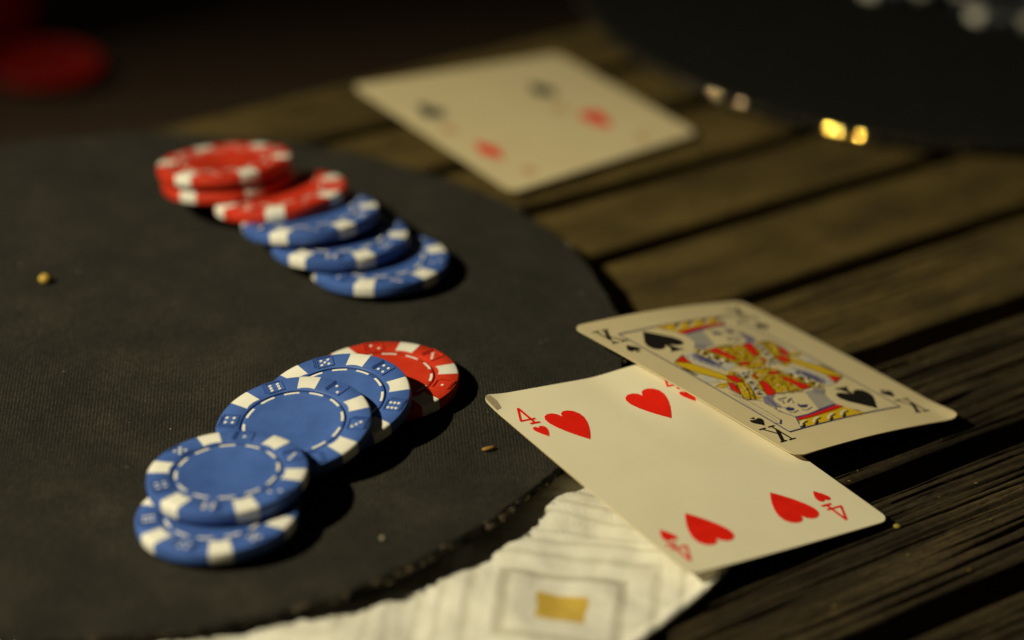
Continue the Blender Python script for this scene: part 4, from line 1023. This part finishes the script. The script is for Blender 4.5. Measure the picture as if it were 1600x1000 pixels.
# ------------------------------------------------------------------ playing cards
CW, CHH = 63.0, 88.0
class Card:
    def __init__(s, corners, bend=None):   # TL TR BR BL in millimetres
        s.c = [Vector(p) for p in corners]; s.bend = bend
        s.o = sum(s.c, Vector())/4
    def at(s, x, y, dz=0.0):
        u, v = x/CW+.5, .5-y/CHH
        tl, tr, br, bl = s.c
        p = tl*(1-u)*(1-v)+tr*u*(1-v)+br*u*v+bl*(1-u)*v
        z = p.z+(s.bend(x, y) if s.bend else 0)+dz
        return Vector((p.x, p.y, z))-s.o
XS = [-CW/2+CW*i/30 for i in range(31)]; YS = [-CHH/2+CHH*i/40 for i in range(41)]
def card_mesh(card, th=.32, rc=3.4):
    bm = bmesh.new()
    pts = []
    for cx, cy, a0 in ((CW/2-rc, CHH/2-rc, 0), (-CW/2+rc, CHH/2-rc, 90), (-CW/2+rc, -CHH/2+rc, 180), (CW/2-rc, -CHH/2+rc, 270)):
        for i in range(9):
            a = math.radians(a0+90*i/8); pts.append((cx+rc*math.cos(a), cy+rc*math.sin(a)))
    fill(bm, pts, 0)
    cut(bm)
    bm.normal_update()
    r = bmesh.ops.extrude_face_region(bm, geom=bm.faces[:])
    newv = {g for g in r['geom'] if isinstance(g, bmesh.types.BMVert)}
    bot = set(newv)
    side = [f for f in bm.faces if any(v in bot for v in f.verts) and any(v not in bot for v in f.verts)]
    for f in side: f.material_index = 1
    for v in bm.verts: v.co = card.at(v.co.x, v.co.y, -th if v in bot else 0)*MM
    bmesh.ops.recalc_face_normals(bm, faces=bm.faces[:])
    me = bpy.data.meshes.new('playing_card'); bm.to_mesh(me); bm.free()
    me.shade_smooth(); me.set_sharp_from_angle(angle=math.radians(40)); return me
def fill(bm, pts, mi):
    tri = tessellate_polygon([[Vector((x, y, 0)) for x, y in pts]])
    vs = [bm.verts.new((x, y, 0)) for x, y in pts]
    for t in tri:
        try: f = bm.faces.new([vs[i] for i in t]); f.material_index = mi
        except ValueError: pass
def cut(bm):
    for x in XS[1:-1]:
        bmesh.ops.bisect_plane(bm, geom=bm.verts[:]+bm.edges[:]+bm.faces[:], plane_co=(x, 0, 0), plane_no=(1, 0, 0))
    for y in YS[1:-1]:
        bmesh.ops.bisect_plane(bm, geom=bm.verts[:]+bm.edges[:]+bm.faces[:], plane_co=(0, y, 0), plane_no=(0, 1, 0))
def cut_to(bm):
    xs = [v.co.x for v in bm.verts]; ys = [v.co.y for v in bm.verts]
    for x in XS[1:-1]:
        if min(xs) < x < max(xs): bmesh.ops.bisect_plane(bm, geom=bm.verts[:]+bm.edges[:]+bm.faces[:], plane_co=(x, 0, 0), plane_no=(1, 0, 0))
    for y in YS[1:-1]:
        if min(ys) < y < max(ys): bmesh.ops.bisect_plane(bm, geom=bm.verts[:]+bm.edges[:]+bm.faces[:], plane_co=(0, y, 0), plane_no=(0, 1, 0))
def print_part(card, root, name, polys, mats, kind=None):
    """polys: (points, layer, material index); flat print laid on the card's surface"""
    bm_all = []
    verts = []; faces = []; mis = []
    for pts, lay, mi in polys:
        bm = bmesh.new(); fill(bm, pts, mi); cut_to(bm)
        bm.verts.index_update(); b = len(verts)
        for v in bm.verts: verts.append(card.at(v.co.x, v.co.y, .05+.016*lay)*MM)
        for f in bm.faces:
            ix = [b+v.index for v in f.verts]
            p = [verts[i] for i in ix]
            nz = sum((p[i].x-p[0].x)*(p[(i+1) % len(p)].y-p[0].y)-(p[(i+1) % len(p)].x-p[0].x)*(p[i].y-p[0].y) for i in range(1, len(p)))
            faces.append(ix if nz > 0 else ix[::-1]); mis.append(mi)
        bm.free()
    me = make_mesh(name, verts, faces, 9, mis)
    o = mesh_obj(name, me, mats, root)
    if kind: o['kind'] = kind
    return o
def stroke(pts, w, mi, lay):
    out = []
    for (ax, ay), (bx, by) in zip(pts, pts[1:]):
        d = math.hypot(bx-ax, by-ay)
        if d < 1e-6: continue
        ux, uy = (bx-ax)/d, (by-ay)/d; nx, ny = -uy*w/2, ux*w/2; e = w*.25
        ax2, ay2, bx2, by2 = ax-ux*e, ay-uy*e, bx+ux*e, by+uy*e
        out.append(([(ax2+nx, ay2+ny), (ax2-nx, ay2-ny), (bx2-nx, by2-ny), (bx2+nx, by2+ny)], lay, mi))
    return out
def xf(pts, cx, cy, s=1.0, flip=False):
    k = -1 if flip else 1
    return [(cx+k*x*s, cy+k*y*s) for x, y in pts]
HALF = [(0, 5.0), (.55, 6.3), (1.7, 7.15), (3.2, 7.2), (4.6, 6.4), (5.45, 4.9), (5.5, 3.0), (4.7, .4), (3.2, -2.6), (1.5, -5.2), (0, -7.2)]
HEART = HALF+[(-x, y) for x, y in HALF[-2:0:-1]]
SP = [(0, 7.2), (1.2, 5.6), (3.0, 3.3), (4.8, 1.0), (5.6, -1.2), (5.3, -3.0), (4.0, -4.0), (2.4, -3.9), (1.1, -2.9), (.55, -2.2), (.75, -4.2), (1.35, -5.7), (2.6, -6.5), (0, -6.5)]
SPADE = SP+[(-x, y) for x, y in SP[-2:0:-1]]
FOUR = [[(.6, 3.9), (-2.6, -2.0), (-2.6, -2.5), (2.4, -2.5), (2.4, -1.75), (-1.7, -1.75), (.5, 2.3), (.5, -3.6), (1.35, -3.6), (1.35, 3.9)],
        [(-.75, -4.5), (2.5, -4.5), (2.5, -3.75), (1.9, -3.6), (-.1, -3.6), (-.75, -3.75)]]
def glyph_K():
    out = []
    for p, w in (([(-1.5, 3.9), (-1.5, -3.9)], .62), ([(-1.4, -1.5), (1.5, 3.5)], 1.05), ([(-.3, .2), (1.75, -3.7)], .55),
                 ([(-2.6, 4.0), (-.45, 4.0)], .55), ([(.5, 3.9), (2.6, 3.9)], .55), ([(-2.6, -4.0), (-.45, -4.0)], .55), ([(.6, -4.0), (2.75, -4.0)], .55)):
        out += stroke(p, w, 0, 0)
    return [q[0] for q in out]
KGL = glyph_K()
def add_card(corners, bend, label, stock=None):
    cd = Card(corners, bend)
    o = mesh_obj('playing_card', card_mesh(cd), [stock or CARD, CARD_EDGE]); o.location = cd.o*MM
    tag(o, label, 'playing card', 'playing cards on the table')
    return cd, o
def sstep(a, b, t):
    t = max(0, min(1, (t-a)/(b-a))); return t*t*(3-2*t)

# four of hearts: half on the mat, right edge curling up under the king
def bend4(x, y):
    return 1.7*sstep(2, 22, x)*sstep(2, 30, y)-.5*math.sin(math.pi*(x/CW+.5))*sstep(-44, 44, -y)*.6+(.9*(max(0, -x+y-66)/9)**2)
c4, o4 = add_card([(-6.58, 640.03, 12.0), (43.17, 671.84, 9.0), (97.61, 613.13, 1.6), (46.37, 572.9, 6.5)], bend4,
                  'four of hearts, large red hearts on cream, lying half on the mat under the king')
for px, py, fl in ((-16.2, 24.0, False), (10.9, 25.4, False), (11.6, -28.2, True), (-15.2, -28.2, True)):
    print_part(c4, o4, 'heart_pip', [(xf(HEART, px, py, 1, fl), 1, 0)], [INK_RED])
for px, py, hx, hy, fl in ((-26.0, 32.4, -25.7, 24.1, False), (21.9, 33.2, 22.0, 24.9, False), (21.9, -35.6, 22.4, -27.4, True), (-26.7, -35.4, -26.0, -27.6, True)):
    print_part(c4, o4, 'index_numeral', [(xf(p, px, py, .98, fl), 1, 0) for p in FOUR], [INK_RED])
    print_part(c4, o4, 'index_heart', [(xf(HEART, hx, hy, .36, fl), 1, 0)], [INK_RED])
print_part(c4, o4, 'worn_corner', [([(-31.0, 42.2), (-30.2, 43.3), (-28.6, 43.6), (-28.2, 41.0), (-29.2, 37.6), (-31.1, 36.9)], 0, 0)], [SMUDGE])

# king of spades leaning over it
def bendk(x, y): return 1.1*math.cos(math.pi*x/CW)+.5*math.cos(math.pi*y/CHH)+.9*sstep(26, 31.5, x)*sstep(-30, -44, y)
ck, ok = add_card([(15.88, 676.63, 15.2), (63.76, 723.29, 3.0), (120.66, 667.59, 1.8), (74.59, 632.15, 6.6)], bendk,
                  'king of spades with colourful court figure, leaning on the four of hearts', CARD_LESS_LIT)
KX, KY = -2.4, .7
names = []
for n, *_ in KING_POLYS+KING_LINES:
    if n not in names: names.append(n)
for n in names:
    for sgn in (1, -1):
        base = [([(KX+sgn*x, KY+sgn*y) for x, y in pts], lay, ci) for nn, ci, lay, pts in KING_POLYS if nn == n]
        for nn, ci, lay, w, pts in KING_LINES:
            if nn == n: base += stroke([(KX+sgn*x, KY+sgn*y) for x, y in pts], w*1.35, ci, lay)
        if n == 'robe_panel':
            for b in base: print_part(ck, ok, n, [b], INKS)
        else: print_part(ck, ok, n, base, INKS, 'stuff')
FX, FY = 21.0, 33.55
fr = []
for a, b in (((-FX, FY), (FX, FY)), ((FX, FY), (FX, -FY)), ((FX, -FY), (-FX, -FY)), ((-FX, -FY), (-FX, FY))):
    fr += stroke([(KX+a[0], KY+a[1]), (KX+b[0], KY+b[1])], .44, 3, 5)
print_part(ck, ok, 'frame_line', fr, INKS)
for s in (1, -1):
    print_part(ck, ok, 'spade_pip', [(xf(SPADE, KX+s*-13.3, KY+s*25.0, 1.03, s < 0), 4, 4)], INKS)
for px, py, fl in ((-26.5, 34.2, False), (23.2, 34.9, False), (23.0, -33.3, True), (-27.1, -32.2, True)):
    k = 1 if not fl else -1
    print_part(ck, ok, 'index_letter', [(xf(p, px, py, 1.0, fl), 2, 4) for p in KGL], INKS)
for px, py, fl in ((-26.3, 25.2, False), (22.1, 25.4, False), (22.2, -24.7, True), (-26.8, -24.4, True)):
    print_part(ck, ok, 'index_spade', [(xf(SPADE, px, py, .36, fl), 2, 4)], INKS)

# far card, out of focus: two dark pips on one side, two red ones on the other
def bendf(x, y): return 3.2*math.exp(-((x+31)**2/300+(y-44)**2/420)*1.4)-2.6+2.6*(1-math.exp(-((x+31)**2/500+(y-44)**2/700)))
cf, of = add_card([(8.45, 894.2, 3.2), (54.25, 839.9, 2.2), (-2.9, 784.2, 2.4), (-56.8, 842.0, 8.2)], None,
                  'blurred cream card with two dark and two red pips, lying alone on the slats', CARD_LESS_LIT)
# local axes of this card: x runs down the picture, y to the right
def far_xy(lx, ly): return (-ly*31.5/31.5, lx)   # lx along the long side, ly along the short side
CLUB = []
for cx, cy, r in ((0, 3.0, 2.7), (-3.0, -1.2, 2.7), (3.0, -1.2, 2.7)):
    CLUB.append([(cx+r*math.cos(2*math.pi*i/16), cy+r*math.sin(2*math.pi*i/16)) for i in range(16)])
CLUB.append([(0, 1), (.7, -3), (2.2, -6), (-2.2, -6), (-.7, -3)])
DIAMOND = [(0, 7), (4.6, 0), (0, -7), (-4.6, 0)]
def turn(pts, a): c, s = math.cos(a), math.sin(a); return [(x*c-y*s, x*s+y*c) for x, y in pts]
def farpart(name, polys, lx, ly, mat, s=1.0):
    px, py = far_xy(lx, ly)
    print_part(cf, of, name, [(xf(turn(p, math.pi/2), px, py, s), 1, 0) for p in polys], [mat])
farpart('club_pip', CLUB, -31.0, 12.0, INK_SLATE, .8); farpart('spade_pip', [SPADE], 16.8, 11.0, INK_SLATE, .82)
farpart('diamond_pip', [DIAMOND], -31.5, -12.0, INK_RED, .85); farpart('heart_pip', [HEART], 19.0, -11.2, INK_RED, .82)
for lx, ly in ((-34, 1.5), (12.3, -.4), (-28.6, -25), (24.3, -25)):
    farpart('faded_mark', [[(-2.4, -1.6), (2.4, -1.6), (2.4, 1.6), (-2.4, 1.6)]], lx, ly, INK_FADED)

# ------------------------------------------------------------------ crumbs, lint
def crumb(name, x, y, z, s, mat, label, cat, squash=(1, 1, .7), seed=0, group=None):
    bm = bmesh.new(); bmesh.ops.create_icosphere(bm, subdivisions=2, radius=1)
    for v in bm.verts:
        k = 1+.28*noise.noise(v.co*1.6+Vector((seed, 0, 0)))+.12*noise.noise(v.co*4+Vector((0, seed, 0)))
        v.co = Vector((v.co.x*squash[0], v.co.y*squash[1], v.co.z*squash[2]))*k*s*MM
    me = bpy.data.meshes.new(name); bm.to_mesh(me); bm.free(); me.shade_smooth()
    o = mesh_obj(name, me, [mat]); o.location = (x*MM, y*MM, (z+s*squash[2]*.8)*MM); o.rotation_euler = (0, 0, seed)
    tag(o, label, cat, group)
crumb('gold_bead', -129, 702.5, 2.4, 1.7, GOLD, 'small round golden bead alone on the bare side of the black mat', 'bead', (1.1, .9, .8), 1)
crumb('crumb', -3.2, 621.5, mat_z(-3), 1.0, CRUMB, 'tiny reddish brown crumb on the mat beside the four of hearts', 'crumb', (1.9, .75, .6), .5)
crumb('crumb', -26.5, 577.8, mat_z(-26), .6, CRUMB_PALE, 'tiny pale crumb on the black mat near its frayed front edge', 'crumb', (1, 1, .8), 2)
crumb('crumb', 99.4, 612.6, -.3, .9, LICHEN, 'mossy yellow crumb on the slats just off the corner of the four of hearts', 'crumb', (1.2, .9, .6), 3)
crumb('crumb', 17.2, 612.2, 2.2, .8, GOLD, 'yellow speck on the napkin where card and mat edge meet', 'crumb', (1.6, .8, .5), 4)
rnd = random.Random(5)
bm = bmesh.new()
for _ in range(150):
    a = rnd.uniform(0, 6.283); r = 130*math.sqrt(rnd.random()); x, y = -104.5+r*math.cos(a), 671+r*math.sin(a)
    s = rnd.choice((.08, .1, .12, .15, .22)); l = s*rnd.uniform(1, 3.5)
    m = Matrix.Translation(Vector((x, y, mat_z(x)+s*.4+.1))*MM) @ Matrix.Rotation(rnd.uniform(0, 3), 4, 'Z') @ Matrix.Diagonal((l*MM, s*MM, s*.6*MM, 1))
    bmesh.ops.create_icosphere(bm, subdivisions=1, radius=1, matrix=m)
me = bpy.data.meshes.new('lint'); bm.to_mesh(me); bm.free()
tag(mesh_obj('lint', me, [LINT]), kind='stuff')
bm = bmesh.new()
for _ in range(70):
    t, nn = rnd.uniform(400, 560), rnd.choice((369, 418.7, 418.7))+rnd.uniform(3, 46)
    p = DAX*t+NAX*nn; s = rnd.uniform(.08, .24)
    m = Matrix.Translation(Vector((p.x, p.y, s*.3-.05))*MM) @ Matrix.Rotation(ANG+rnd.uniform(-.6, .6), 4, 'Z') @ Matrix.Diagonal((s*rnd.uniform(1, 3.5)*MM, s*MM, s*.6*MM, 1))
    bmesh.ops.create_icosphere(bm, subdivisions=1, radius=1, matrix=m)
me = bpy.data.meshes.new('wood_debris'); bm.to_mesh(me); bm.free()
tag(mesh_obj('wood_debris', me, [LICHEN]), kind='stuff')

# ------------------------------------------------------------------ beyond the table edge: a bench with red crockery
bench = empty('side_table', (-.20, .99, -.08), label='dark side table beyond the far edge of the slatted table', cat='side table')
mesh_obj('tabletop', box_mesh('tabletop', -420, 420, -90, 300, -26, 0, 4), [STAINED], bench)
for x, y in ((-400, -70), (340, -70), (-400, 230), (340, 230)):
    mesh_obj('leg', box_mesh('leg', x, x+55, y, y+50, -638, -26.5, 3), [STAINED], bench)
def lathe_obj(name, prof, loc, mat, label, cat):
    v, f = lathe(prof, 72); me = make_mesh(name, v, f, math.radians(45))
    o = mesh_obj(name, me, [mat]); o.location = Vector(loc)*MM; tag(o, label, cat); return o
lathe_obj('red_dish', [(0, 0), (18, 0), (21.2, 2), (22.4, 6), (21.8, 6.6), (20.6, 5.2), (16, 4.2), (0, 4)], (-189.1, 1031.9, -80), RED_DISH, 'small round red dish on the dark side table past the slats', 'dish')
lathe_obj('red_tumbler', [(0, 0), (20, 0), (22, 3), (27, 68), (26.4, 69), (25.4, 68), (20.5, 5), (0, 5)], (-220, 1066, -80), DARK_RED, 'dark red tumbler standing beside the red dish in the corner', 'tumbler')
